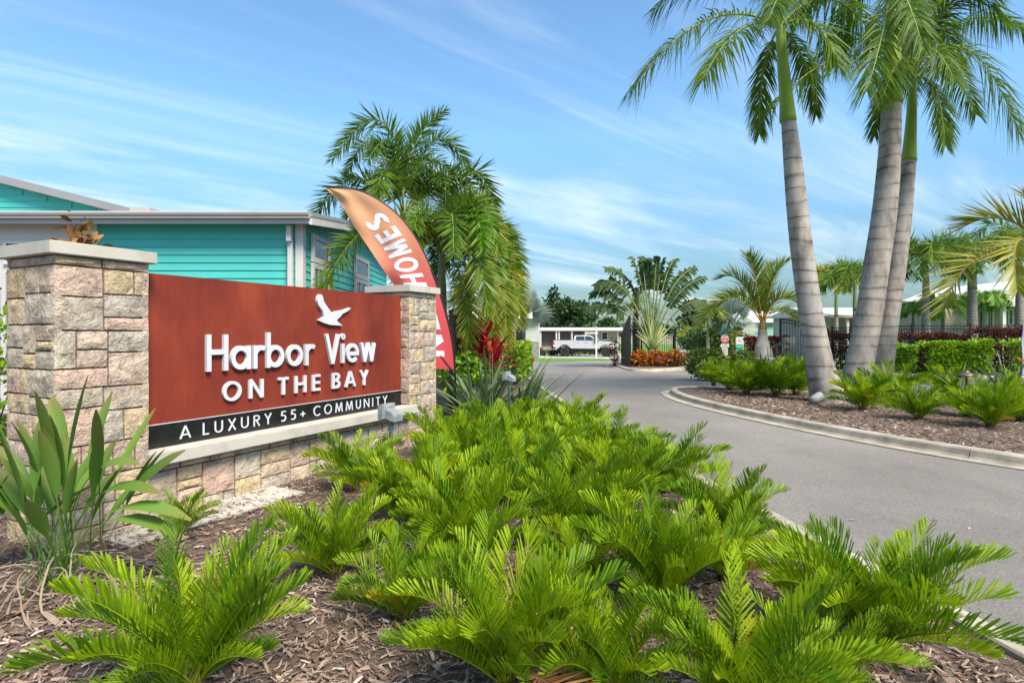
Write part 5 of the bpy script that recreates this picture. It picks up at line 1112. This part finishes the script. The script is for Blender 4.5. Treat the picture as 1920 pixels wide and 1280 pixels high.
# ================================================================== pickup truck
M_wpaint = pbr('white_car_paint', [(.46, .465, .48)], rough=.25, spec=.5, coat=.6)
M_tyre = pbr('tyre_rubber', [(.012, .012, .012), (.03, .03, .03)], scale=20, rough=.85)
M_rim = pbr('dark_alloy', [(.03, .03, .032), (.09, .09, .09)], scale=6, rough=.35, metal=.8)
M_blackp = pbr('black_plastic', [(.012, .012, .013)], rough=.6); M_redl = pbr('red_lens', [(.35, .01, .01)], rough=.2); M_head = pbr('headlight_glass', [(.35, .36, .38)], rough=.1, spec=.8)
pc = gp(1096, 667.5); tk = thing('pickup_truck', pc, 'white lifted crew-cab pickup truck with dark wheels parked on the drive', 'pickup truck', rz=R(-9))
def tbuild(mb, name, mat, parent=None, smooth=False):
    o = mb.build(name, mat, parent or tk, smooth, local=True); return o
def prism(prof, y0, y1, bev=.0, name='body', mat=None, inset=None):
    bm = bmesh.new(); a = [bm.verts.new((x - 2.95, y0, z)) for x, z in prof]; b = [bm.verts.new((x - 2.95, y1, z)) for x, z in prof]; n = len(prof)
    bm.faces.new(a); bm.faces.new(b[::-1])
    for k in range(n): bm.faces.new([a[(k + 1) % n], a[k], b[k], b[(k + 1) % n]])
    bmesh.ops.recalc_face_normals(bm, faces=bm.faces)
    if inset: 
        for v in bm.verts: v.co.y *= inset(v.co.z)
    if bev: bmesh.ops.bevel(bm, geom=[e for e in bm.edges if abs(e.verts[0].co.y - e.verts[1].co.y) < .2], offset=bev, segments=2, affect='EDGES')
    bmesh.ops.triangulate(bm, faces=[f for f in bm.faces if len(f.verts) > 4])
    me = bpy.data.meshes.new(name); bm.to_mesh(me); bm.free(); me.materials.append(mat or M_wpaint); o = bpy.data.objects.new(name, me); COL.objects.link(o); o.parent = tk; return o
def archp(cx, r=.58, zb=.74): return [(cx + r * math.cos(R(a)), .50 + r * math.sin(R(a))) for a in range(24, 157, 12)]
prof = [(.08, .86), (.02, 1.05), (.04, 1.46), (.10, 1.50), (2.02, 1.52), (2.06, 1.50), (4.20, 1.46), (5.15, 1.40), (5.62, 1.32), (5.82, 1.20), (5.86, .95), (5.80, .76), (5.50, .73)] + archp(4.92) + [(4.35, .72), (1.72, .74)] + archp(1.14) + [(.58, .76)]
prism(prof, -1.0, 1.0, .03, 'body')
prism([(1.98, 1.49), (2.04, 1.93), (2.14, 1.98), (3.30, 2.0), (3.52, 1.95), (4.28, 1.49)], -.96, .96, .03, 'cab', inset=lambda z: 1 if z < 1.6 else .84)
for sg in (-1, 1):
    def sidewin(x0, x1, xt0, xt1, nm):
        k = lambda z: .966 - .155 * max(0, (z - 1.49)) / .49
        mb = MB(); i = [mb.vt((x - 2.95, sg * (k(z) + .012), z)) for x, z in ((x0, 1.53), (x1, 1.53), (xt1, 1.88), (xt0, 1.90))]; mb.f.append(i if sg < 0 else i[::-1]); tbuild(mb, nm, M_glass)
    sidewin(2.16, 3.00, 2.22, 2.98, 'side_window'); sidewin(3.06, 4.05, 3.04, 3.46, 'side_window')
    tbuild(MB().box((3.95 - 2.95, min(sg * .98, sg * 1.22), 1.5), (4.10 - 2.95, max(sg * .98, sg * 1.22), 1.70)), 'mirror', M_wpaint)
    for x in (2.30, 3.15): tbuild(MB().box((x - 2.95, min(sg * 1.0, sg * 1.03), 1.30), (x + .2 - 2.95, max(sg * 1.0, sg * 1.03), 1.335)), 'door_handle', M_wpaint)
    for x in (2.07, 3.03, 4.12): tbuild(MB().box((x - 2.955, min(sg * .995, sg * 1.002), .80), (x - 2.945, max(sg * .995, sg * 1.002), 1.48)), 'door_seam', M_blackp)
    tbuild(MB().box((1.78 - 2.95, min(sg * .86, sg * 1.0), .60), (4.28 - 2.95, max(sg * .86, sg * 1.0), .67)), 'running_board', M_blackp)
    tbuild(MB().box((.0 - 2.96, min(sg * .84, sg * 1.005), 1.10), (.16 - 2.95, max(sg * .84, sg * 1.005), 1.42)), 'tail_light', M_redl)
    tbuild(MB().box((5.48 - 2.95, min(sg * .62, sg * 1.004), 1.08), (5.87 - 2.95, max(sg * .62, sg * 1.004), 1.22)), 'headlight', M_head)
    for cx in (1.14, 4.92):
        mb = MB(); n = 28
        sec = [(.27, -.13), (.40, -.145), (.445, -.11), (.45, 0), (.445, .11), (.40, .145), (.27, .13)]
        rings = [[mb.vt((cx - 2.95 + r * math.cos(2 * math.pi * j / n), sg * .90 + w, .45 + r * math.sin(2 * math.pi * j / n))) for j in range(n)] for r, w in sec]
        for a, b in zip(rings, rings[1:]):
            for j in range(n): mb.f.append([a[j], a[(j + 1) % n], b[(j + 1) % n], b[j]])
        wh = tbuild(mb, 'wheel', M_tyre, smooth=True); rm = MB()
        for j in range(10):
            q = 2 * math.pi * j / 10; d = Vector((math.cos(q), 0, math.sin(q))); s = Vector((-d.z, 0, d.x)); o = Vector((cx - 2.95, sg * 1.0, .45)); rm.obox(o + d * .05 - s * .022, d * .22, s * .044, Vector((0, sg * .03, 0)))
        rm.tube([(cx - 2.95, sg * .93, .45), (cx - 2.95, sg * 1.0, .45)], .27, 24); rm.tube([(cx - 2.95, sg * .99, .45), (cx - 2.95, sg * 1.05, .45)], .07, 12); ro = tbuild(rm, 'rim', M_rim, wh)
        mb = MB(); mb.tube([(cx - 2.95 + .60 * math.cos(R(a)), sg * 1.0, .50 + .60 * math.sin(R(a))) for a in range(15, 166, 10)], .022, 6); tbuild(mb, 'arch_flare', M_blackp, smooth=True)
mb = MB(); i = [mb.vt(p) for p in ((3.56 - 2.95 + .015, -.74, 1.94), (3.56 - 2.95 + .015, .74, 1.94), (4.24 - 2.95 + .02, .86, 1.53), (4.24 - 2.95 + .02, -.86, 1.53))]; mb.f.append(i); tbuild(mb, 'windscreen', M_glass)
tbuild(MB().box((5.55 - 2.95, -.98, .72), (5.95 - 2.95, .98, .93)), 'front_bumper', M_blackp); tbuild(MB().box((5.80 - 2.95, -.6, .98), (5.885 - 2.95, .6, 1.22)), 'grille', M_blackp)
tbuild(MB().box((-.10 - 2.95, -.97, .74), (.10 - 2.95, .97, .92)), 'rear_bumper', M_blackp); tbuild(MB().box((.4 - 2.95, -.7, .5), (5.4 - 2.95, .7, .80)), 'chassis', M_blackp)
tbuild(MB().box((.16 - 2.95, -.82, 1.50), (1.95 - 2.95, .82, 1.525)), 'bed_cover', M_blackp)

# ================================================================== houses in the background
M_beige = pbr('beige_siding', [(.34, .28, .22), (.39, .325, .255)], scale=1, rough=.7); M_pale = pbr('pale_siding', [(.44, .43, .40), (.50, .49, .46)], scale=1, rough=.7); M_mint = pbr('mint_siding', [(.26, .42, .34), (.31, .47, .39)], scale=1, rough=.7)
M_tan = pbr('tan_siding', [(.29, .25, .21), (.34, .295, .25)], scale=1, rough=.7); M_wroof = pbr('white_metal_roof', [(.56, .56, .57), (.64, .64, .65)], scale=1, rough=.4); M_gstone = pbr('grey_stone_skirt', [(.16, .16, .16), (.30, .30, .30)], scale=5, rough=.9)
def siding(parent, x0, x1, y, z0, z1, mat, exp=.2):
    w = wloc(parent); me = MB().f and None
    q = MB(); q.quad((0, -.02, 0), (x1 - x0, -.02, 0), (x1 - x0, -.003, exp), (0, -.003, exp)); q.quad((0, 0, 0), (x1 - x0, 0, 0), (x1 - x0, -.02, 0), (0, -.02, 0)); me = q.mesh('siding_board', mat)
    for k in range(int((z1 - z0) / exp)): inst('siding_board', me, parent, Vector((x0, y, z0 + k * exp)) - w)
# beige house behind the pickup
Yh = 64.0; X = lambda px, Y=Yh: (px - 960) / FPX * Y; Z = lambda py, Y=Yh: EYE - (py - HOR) / FPX * Y
h = thing('beige_house', (X(1090), Yh, -.45), 'low beige house with a screened porch behind the pickup', 'house')
MB().box((X(1012), Yh, -.6), (X(1160), Yh + 8, Z(619))).build('wall', M_beige, h); siding(h, X(1118), X(1158), Yh - .005, -.4, Z(620), M_beige)
MB().box((X(1008), Yh - 1.0, Z(619)), (X(1166), Yh + 8.5, Z(614))).build('roof', M_wroof, h); MB().box((X(1008), Yh - 1.06, Z(620)), (X(1166), Yh - 1.0, Z(616))).build('fascia', M_wtrim, h)
for px in (1012, 1041, 1046, 1070, 1095): MB().box((X(px), Yh - .9, -.5), (X(px) + .14, Yh - .76, Z(619))).build('porch_post', M_wtrim, h)
for a, b in ((1014, 1040), (1048, 1069), (1072, 1094)): MB().box((X(a), Yh - .06, Z(648)), (X(b), Yh - .03, Z(621))).build('porch_screen', pbr('dark_screen', [(.05, .045, .04), (.10, .09, .08)], scale=.7, rough=.6), h)
MB().box((X(1156), Yh - .05, -.5), (X(1160), Yh + .02, Z(619))).build('corner_board', M_wtrim, h); window_y(h, X(1127), X(1140), Yh - .03, Z(637), Z(622), 1, 2, .1)
# pale house with stone skirt left of it
Yh2 = 49.0; X2 = lambda px: X(px, Yh2); Z2 = lambda py: Z(py, Yh2)
h = thing('pale_house', (X2(960), Yh2, -.45), 'pale grey house with a stone skirt behind the silver fan palm', 'house')
MB().box((X2(890), Yh2, -.6), (X2(1010), Yh2 + 9, Z2(597))).build('wall', M_pale, h); siding(h, X2(982), X2(1009), Yh2 - .004, Z2(640), Z2(598), M_pale)
MB().box((X2(980), Yh2 - .06, -.6), (X2(1010.6), Yh2 + .0, Z2(640))).build('stone_skirt', M_gstone, h); MB().box((X2(1009), Yh2 - .04, -.5), (X2(1012), Yh2 + .2, Z2(597))).build('corner_board', M_wtrim, h)
mb = MB(); i = [mb.vt(p) for p in ((X2(880), Yh2 - .6, Z2(597)), (X2(1014), Yh2 - .6, Z2(597)), (X2(1014), Yh2 + 10, Z2(597)), (X2(880), Yh2 + 10, Z2(597)), (X2(880), Yh2 + 4.5, Z2(580)), (X2(1014), Yh2 + 4.5, Z2(580)))]
mb.f += [[0, 1, 5, 4], [2, 3, 4, 5], [1, 2, 5], [3, 0, 4], [0, 3, 2, 1]]; mb.build('roof', M_wroof, h); window_y(h, X2(947), X2(968), Yh2 - .02, Z2(640), Z2(618), 2, 1, .12)
# mint house right of the stop sign
Yh3 = 60.0; X3 = lambda px: X(px, Yh3); Z3 = lambda py: Z(py, Yh3)
h = thing('mint_house', (X3(1430), Yh3, -.43), 'mint green gabled house behind the bottle palm', 'house')
mb = MB(); i = [mb.vt(p) for p in ((X3(1392), Yh3, -.6), (X3(1505), Yh3, -.6), (X3(1505), Yh3, Z3(604)), (X3(1392), Yh3, Z3(604)), (X3(1392), Yh3 + 9, -.6), (X3(1505), Yh3 + 9, -.6), (X3(1505), Yh3 + 9, Z3(604)), (X3(1392), Yh3 + 9, Z3(604)), (X3(1392), Yh3 + 4.5, Z3(582)), (X3(1505), Yh3 + 4.5, Z3(582)))]
mb.f += [[0, 1, 2, 3], [5, 4, 7, 6], [4, 0, 3, 8, 7], [1, 5, 6, 9, 2], [3, 2, 9, 8], [6, 7, 8, 9]]; mb.build('wall', M_mint, h); siding(h, X3(1398), X3(1504), Yh3 - .004, -.4, Z3(604), M_mint)
mb = MB()
for a, b in ((-.4, 4.5), (9.4, 4.5)):
    z = lambda y: Z3(604) + .06 + (4.5 - abs(y - 4.5)) / 4.5 * (Z3(582) - Z3(604)); P = [(X3(1388), Yh3 + a, z(a)), (X3(1509), Yh3 + a, z(a)), (X3(1509), Yh3 + b, z(b)), (X3(1388), Yh3 + b, z(b))]; j = [mb.vt(p) for p in P] + [mb.vt((p[0], p[1], p[2] + .12)) for p in P]
    mb.f += [j[:4][::-1], j[4:], [j[0], j[1], j[5], j[4]], [j[1], j[2], j[6], j[5]], [j[2], j[3], j[7], j[6]], [j[3], j[0], j[4], j[7]]]
mb.build('roof', M_wroof, h); MB().box((X3(1391), Yh3 - .05, -.5), (X3(1396), Yh3 + .05, Z3(604))).build('corner_board', M_wtrim, h)
w_ = MB().box((X3(1391) - .05, Yh3 + .6, 1.0), (X3(1391) - .005, Yh3 + 1.3, Z3(612))).box((X3(1391) - .05, Yh3 + 2.0, 1.0), (X3(1391) - .005, Yh3 + 2.7, Z3(612))).build('window', M_glass, h)
# white porch house between the near trunks
Yh4 = 46.0; X4 = lambda px: X(px, Yh4); Z4 = lambda py: Z(py, Yh4)
h = thing('white_house', (X4(1590), Yh4, -.35), 'white house with a metal roof and porch between the near palm trunks', 'house')
MB().box((X4(1535), Yh4, -.6), (X4(1665), Yh4 + 8, Z4(592))).build('wall', M_pale, h); window_y(h, X4(1581), X4(1594), Yh4 - .02, Z4(640), Z4(606), 1, 2, .12); window_y(h, X4(1608), X4(1616), Yh4 - .02, Z4(640), Z4(606), 1, 2, .12)
mb = MB(); i = [mb.vt(p) for p in ((X4(1525), Yh4 - 2.2, Z4(594)), (X4(1675), Yh4 - 2.2, Z4(594)), (X4(1675), Yh4 + 4, Z4(573)), (X4(1525), Yh4 + 4, Z4(573)), (X4(1525), Yh4 + 9, Z4(592)), (X4(1675), Yh4 + 9, Z4(592)))]; mb.f += [[0, 1, 2, 3], [3, 2, 5, 4], [0, 3, 4], [1, 5, 2], [0, 4, 5, 1]]; mb.build('roof', M_wroof, h)
MB().box((X4(1525), Yh4 - 2.25, Z4(597)), (X4(1675), Yh4 - 2.1, Z4(592))).build('fascia', M_beige, h)
for px in (1560, 1594, 1600, 1640): MB().box((X4(px), Yh4 - 2.05, -.5), (X4(px) + .18, Yh4 - 1.87, Z4(596))).build('porch_post', M_wtrim, h)
# tan porch house at the right edge
Yh5 = 36.0; X5 = lambda px: X(px, Yh5); Z5 = lambda py: Z(py, Yh5)
h = thing('tan_house', (X5(1880), Yh5, -.22), 'tan lap-sided house with a gabled white-columned porch at the right edge', 'house')
MB().box((X5(1770), Yh5, -.5), (X5(2080), Yh5 + 9, Z5(574))).build('wall', M_tan, h); siding(h, X5(1772), X5(2075), Yh5 - .004, -.2, Z5(576), M_tan, .17)
mb = MB(); ym, y0 = Z5(544), Yh5 - 1.9; P = [(X5(1842), Z5(572)), (X5(2090), Z5(572)), (X5(1966), Z5(524))]; a = [mb.vt((x, y0 + .35, z)) for x, z in P]; b = [mb.vt((x, Yh5 + 9, z)) for x, z in P]; mb.f += [a, b[::-1], [a[0], a[2], b[2], b[0]], [a[1], b[1], b[2], a[2]], [a[0], b[0], b[1], a[1]]]; gb = mb.build('porch_gable', M_tan, h)
q = MB()
for sg, (xa, xb) in ((1, (1836, 1966)), (-1, (2096, 1966))):
    A0, B0 = Vector((X5(xa), y0, Z5(575))), Vector((X5(xb), y0, Z5(524))); q.obox(A0, B0 - A0, (0, 12, 0), (0, 0, .16))
q.build('roof', M_wroof, h); MB().box((X5(1838), y0, Z5(577)), (X5(2092), y0 + .3, Z5(569))).build('porch_beam', M_wtrim, h)
mb = MB(); i = [mb.vt(p) for p in ((X5(1790), Yh5 - .4, Z5(574)), (X5(1850), Yh5 - .4, Z5(574)), (X5(1850), Yh5 + 4.5, Z5(560)), (X5(1790), Yh5 + 4.5, Z5(560)))]; mb.f.append(i); mb.build('main_roof', M_wroof, h)
for px in (1833, 1877, 1960): MB().box((X5(px), y0 + .05, -.4), (X5(px) + .2, y0 + .25, Z5(576))).build('porch_column', M_wtrim, h)
window_y(h, X5(1888), X5(1899), Yh5 - .03, Z5(610), Z5(579), 1, 2, .1); window_y(h, X5(1848), X5(1862), Yh5 - .03, Z5(620), Z5(579), 2, 1, .1); MB().box((X5(1838), Yh5 - .05, -.3), (X5(1847), Yh5 - .01, Z5(585))).build('door', M_blackp, h)
# end-of-road wall and far neighbours
h = thing('end_wall', (28, 118, -.45), 'pale wall closing the far end of the road', 'wall'); MB().box((22, 118, -.6), (46, 118.4, 1.3)).build('wall_panel', M_beige, h); MB().box((21.9, 117.9, 1.3), (46.1, 118.5, 1.5)).build('coping', M_gstone, h)
h = thing('far_house', (X(1329, 75), 75, -.45), 'small white house front among the far bushes', 'house'); MB().box((X(1318, 75), 75, -.5), (X(1345, 75), 82, Z(618, 75))).build('wall', M_pale, h); MB().box((X(1315, 75), 74.5, Z(618, 75)), (X(1348, 75), 82.5, Z(615, 75))).build('roof', M_wroof, h); MB().box((X(1322, 75), 74.95, Z(636, 75)), (X(1325, 75), 74.99, Z(625, 75))).build('window', M_glass, h)

# ================================================================== signs, posts, cabinet, lamps
M_galv = pbr('galvanised', [(.30, .30, .30), (.36, .36, .36)], scale=6, rough=.5, metal=.4)
M_sred = pbr('sign_red', [(.50, .02, .03)], rough=.5); M_swhite = pbr('sign_white', [(.62, .62, .62)], rough=.6); M_sgreen = pbr('sign_green', [(.01, .30, .22)], rough=.5); M_sblack = pbr('sign_black', [(.02, .02, .02)], rough=.6); M_gold = pbr('star_gold', [(.60, .40, .22)], rough=.6); M_pink = pbr('faded_pink_print', [(.50, .10, .13)], rough=.7)
def board(parent, name, cx, y, z0, z1, wd, mat): return MB().box((cx - wd / 2, y, z0), (cx + wd / 2, y + .012, z1)).build(name, mat, parent)
def flattext(parent, txt, cx, y, z, h, mat, w=.18, wd=None):
    adv = sum(glyph(c, w)[1] + .2 for c in txt) - .2; k = h if wd is None else wd / adv; x = cx - adv * k / 2
    for c in txt:
        mb = MB(); a = letter(mb, c, w, lambda p, q, d, x=x: Vector((x + p * k, y - .003 - d, z + q * h)), .0008)
        if mb.v: mb.build('letter', mat, parent)
        x += (a + .2) * k
b = gp(1359, 671); Ys = b.y; XS = lambda px: (px - 960) / FPX * Ys; ZS = lambda py: EYE - (py - HOR) / FPX * Ys
s = thing('stop_sign', b, 'red octagonal stop sign with white plates below it by the far lawn', 'sign'); MB().tube([(b.x, Ys + .03, b.z - .2), (b.x, Ys + .03, ZS(628))], .035, 8).build('post', M_dark, s)
r = .36
def octo(rr, y, mat, nm): 
    mb = MB(); f = [mb.vt((b.x + rr * math.cos(R(22.5 + 45 * k)), y, ZS(635.6) + rr * math.sin(R(22.5 + 45 * k)))) for k in range(8)]; g_ = [mb.vt((v[0], y + .01, v[2])) for v in mb.v[:8]]; mb.f += [f, g_[::-1]] + [[f[k], g_[k], g_[(k + 1) % 8], f[(k + 1) % 8]] for k in range(8)]; return mb.build(nm, mat, s)
octo(r, Ys - .01, M_swhite, 'octagon_border'); o8 = octo(r * .92, Ys - .016, M_sred, 'octagon'); flattext(o8, 'STOP', b.x, Ys - .017, ZS(635), .22, M_swhite, .2, .52); flattext(o8, '3WAY', b.x, Ys - .017, ZS(639.6), .13, M_swhite, .22, .40)
pl = board(s, 'plate', b.x, Ys - .01, ZS(651), ZS(645), .70, M_swhite); 
for k in range(7): MB().box((b.x - .26 + k * .075, Ys - .016, ZS(648.8)), (b.x - .21 + k * .075, Ys - .012, ZS(647))).build('print_mark', M_sblack, pl)
pl = board(s, 'plate', b.x, Ys - .01, ZS(667), ZS(652.5), .48, M_swhite)
for k in range(4): MB().box((b.x - .17, Ys - .016, ZS(656.6 + k * 2.9)), (b.x + .17, Ys - .012, ZS(655.2 + k * 2.9))).build('print_line', M_pink if k else M_sblack, pl)
b = gp(1386, 670); Ys = b.y
s = thing('star_sign', b, 'teal sign with a gold star under a white notice board', 'sign'); MB().box((XS(1379.6), Ys - .03, -.5), (XS(1380.4) + .02, Ys, ZS(632))).box((XS(1393), Ys - .03, -.5), (XS(1394), Ys, ZS(632))).build('post', M_swhite, s)
pl = board(s, 'notice', b.x + .02, Ys - .05, ZS(645.5), ZS(631.5), .56, M_swhite)
for k in range(3): MB().box((b.x - .14, Ys - .056, ZS(636 + k * 3)), (b.x + .18, Ys - .052, ZS(635.2 + k * 3))).build('print_line', M_pink if k != 1 else M_sblack, pl)
pl = board(s, 'star_board', b.x + .02, Ys - .05, ZS(666), ZS(646.5), .58, M_sgreen)
mb = MB(); c = Vector((b.x + .03, Ys - .056, ZS(657.5))); i = [mb.vt(c + Vector((math.sin(R(36 * k)), 0, math.cos(R(36 * k)))) * (.17 if k % 2 == 0 else .07)) for k in range(10)]; m_ = mb.vt(c); mb.f += [[m_, i[(k + 1) % 10], i[k]] for k in range(10)]; mb.build('star', M_gold, pl)
for z in (649.5, 664): MB().box((b.x - .18, Ys - .056, ZS(z)), (b.x + .22, Ys - .052, ZS(z - 1.0))).build('print_line', M_swhite, pl)
b = gp(1314, 663); Ys = b.y; s = thing('notice_sign', b, 'small white notice on a black stake by the far road', 'sign'); MB().box((b.x - .04, Ys, b.z - .2), (b.x + .04, Ys + .05, ZS(645))).build('stake', M_dark, s); pl = board(s, 'notice', b.x, Ys - .015, ZS(650.5), ZS(641.5), .30, M_swhite)
for k in range(2): MB().box((b.x - .08, Ys - .02, ZS(645.5 + k * 2)), (b.x + .08, Ys - .017, ZS(644.7 + k * 2))).build('print_line', M_sblack, pl)
b = gp(1118, 671); Ys = b.y; s = thing('sign_post', b, 'white real-estate sign post with a hanging arm and grey round sign by the pickup', 'sign')
MB().box((b.x - .06, Ys - .06, b.z - .2), (b.x + .06, Ys + .06, ZS(614))).box((b.x - .09, Ys - .09, ZS(614)), (b.x + .09, Ys + .09, ZS(612.8))).build('post', M_swhite, s); MB().box((ZS and b.x - .95, Ys - .045, ZS(625.5)), (b.x + .16, Ys + .045, ZS(623))).build('arm', M_swhite, s)
mb = MB(); n = 28; f = [mb.vt((b.x - .02 + .29 * math.cos(6.2832 * k / n), Ys + .09, ZS(637.5) + .29 * math.sin(6.2832 * k / n))) for k in range(n)]; g_ = [mb.vt((v[0], Ys + .11, v[2])) for v in mb.v[:n]]; mb.f += [f, g_[::-1]] + [[f[k], g_[k], g_[(k + 1) % n], f[(k + 1) % n]] for k in range(n)]; mb.build('round_sign', pbr('sign_grey', [(.20, .20, .19)], rough=.7), s)
# gate control cabinet and card reader pedestal
b = gp(1484, 690); Yc = b.y; XC = lambda px: (px - 960) / FPX * Yc; ZC = lambda py: EYE - (py - HOR) / FPX * Yc
s = thing('control_cabinet', b, 'grey gate control cabinet in front of the dark gate leaf', 'cabinet'); MB().box((XC(1472), Yc, ZC(664)), (XC(1492), Yc + .35, ZC(632))).build('housing', M_galv, s); MB().box((XC(1473.2), Yc - .012, ZC(662.8)), (XC(1490.8), Yc + .0, ZC(633.2))).build('door', pbr('cabinet_door', [(.33, .33, .31)], rough=.6), s)
MB().box((XC(1479), Yc + .1, b.z - .1), (XC(1485), Yc + .25, ZC(664))).build('pedestal', M_galv, s); MB().box((XC(1474.5), Yc - .06, ZC(654)), (XC(1479.5), Yc - .012, ZC(643))).build('latch_box', M_dark, s); MB().box((XC(1468.5), Yc - .16, ZC(653)), (XC(1477), Yc - .065, ZC(646))).build('reader_box', pbr('cream_box', [(.45, .42, .22)], rough=.6), s)
b = gp(1457, 703); Yp = b.y; s = thing('card_pedestal', b, 'black card reader pedestal with a tilted head', 'card reader'); MB().box((b.x - .05, Yp, b.z - .1), (b.x + .05, Yp + .1, EYE - (652 - HOR) / FPX * Yp)).build('post', M_dark, s); q = at(1462, 648, Yp); MB().obox(q - Vector((.32, .02, .14)), (.46, 0, .22), (0, .2, 0), (-.03, 0, .09)).build('reader_head', M_dark, s)
def lamp(px, py_top, Y, label):
    p = at(px, py_top, Y); s = thing('street_lamp', (p.x, Y, -.45), label, 'street lamp', 'street lamps along the far road'); MB().tube([(p.x, Y, -.6), (p.x, Y, p.z - .5)], [.08, .05], 8).build('post', M_dark, s); MB().tube([(p.x, Y, p.z - .55), (p.x, Y, p.z - .5), (p.x, Y, p.z - .15), (p.x, Y, p.z - .1), (p.x, Y, p.z)], [.10, .18, .24, .30, .05], 10).build('lantern', M_dark, s)
lamp(1295.3, 603, 80, 'black street lamp standing above the far bushes'); lamp(1282, 616, 135, 'tiny distant street lamp at the end of the road')
p = gp(1329, 659); MBp = thing('light_pole', p, 'plain pale pole on the far lawn by the road', 'pole'); MB().tube([(p.x, p.y, p.z - .2), (p.x, p.y, EYE + 1.6)], [.11, .08], 10).build('shaft', M_galv, MBp); MB().tube([(p.x, p.y, p.z), (p.x, p.y, p.z + .12)], .2, 10).build('foot', M_galv, MBp)
# pale banner pole at the right edge
p = at(1924, 640, 20); s = thing('purple_banner', (p.x, 20, 0), 'pale lavender banner just showing at the right edge', 'banner'); MB().tube([(p.x + .25, 20, -.1), (p.x + .25, 20, 2.2)], .02, 6).build('pole', M_swhite, s)
mb = MB(); cc = [[mb.vt((p.x - .13 + .36 * i / 4 + .03 * math.sin(j * .9), 20 + .03 * math.sin(i * 1.5 + j), .25 + 1.75 * j / 10)) for i in range(5)] for j in range(11)]
for j in range(10):
    for i in range(4): mb.f.append([cc[j][i], cc[j][i + 1], cc[j + 1][i + 1], cc[j + 1][i]])
mb.build('cloth', pbr('lavender_cloth', [(.34, .30, .52)], rough=.8), s, smooth=True)
# paver apron by the exit lane
M_pav = pbr('pink_pavers', [(.28, .20, .16), (.36, .27, .22), (.40, .33, .28)], scale=3, rough=.85)
pb = at(1435, 670, 29.0); g = thing('brick_planter', (pb.x, 29, gz(29)), 'low pinkish brick planter under the bottle palm', 'planter')
for k in range(7):
    z = gz(29) - .05 + k * .085; off = .06 * (k % 2)
    for i in range(5): MB().box((pb.x - .62 + i * .24 + off, 28.55, z), (pb.x - .62 + i * .24 + .225 + off, 28.66, z + .075)).build('brick', M_pav, g)
MB().box((pb.x - .57, 28.6, gz(29) - .1), (pb.x + .62, 29.6, gz(29) + .545)).build('core', M_mortar, g); MB().box((pb.x - .66, 28.5, gz(29) + .55), (pb.x + .70, 29.7, gz(29) + .62)).build('coping', M_conc, g)
# far tree line closing the horizon
random.seed(4); mb = MB(); rs = random.Random(8)
for k in range(46):
    px = -200 + k * 52; Y = rs.uniform(150, 210); c = at(px, 622, Y); leafball(mb, (c.x, Y, 1.5), (rs.uniform(6, 10), 3, rs.uniform(2.2, 5.0)), 240, 1.6, 0, .6, .2, rs, .4)
tag(mb.build('treeline', L_TREE), 'distant dark belt of trees along the horizon', 'trees', kind='stuff')

# a few twigs and leaves dropped on the asphalt
rs = random.Random(14); mb = MB()
for k in range(70):
    y = rs.uniform(4.5, 13); x0 = xe(y) + .25; x1 = lerp_tab([(4, 9.5), (7.3, 6.1), (9.1, 5.2), (11.5, 4.5), (14, 4.1)], y) - .1
    x = x0 + (x1 - x0) * (rs.random() if rs.random() < .5 else rs.random() ** 4); a = rs.uniform(0, 6.28); L = rs.uniform(.02, .09); d = Vector((math.cos(a), math.sin(a), 0)); mb.leaf(Vector((x, y, -.004)), d, Vector((-d.y, d.x, .1)), L, L * rs.uniform(.1, .4), OVAL, -.08, rs.random())
tag(mb.build('road_litter', M_chip), 'few small twigs and dry leaves lying on the road', 'litter', kind='stuff')
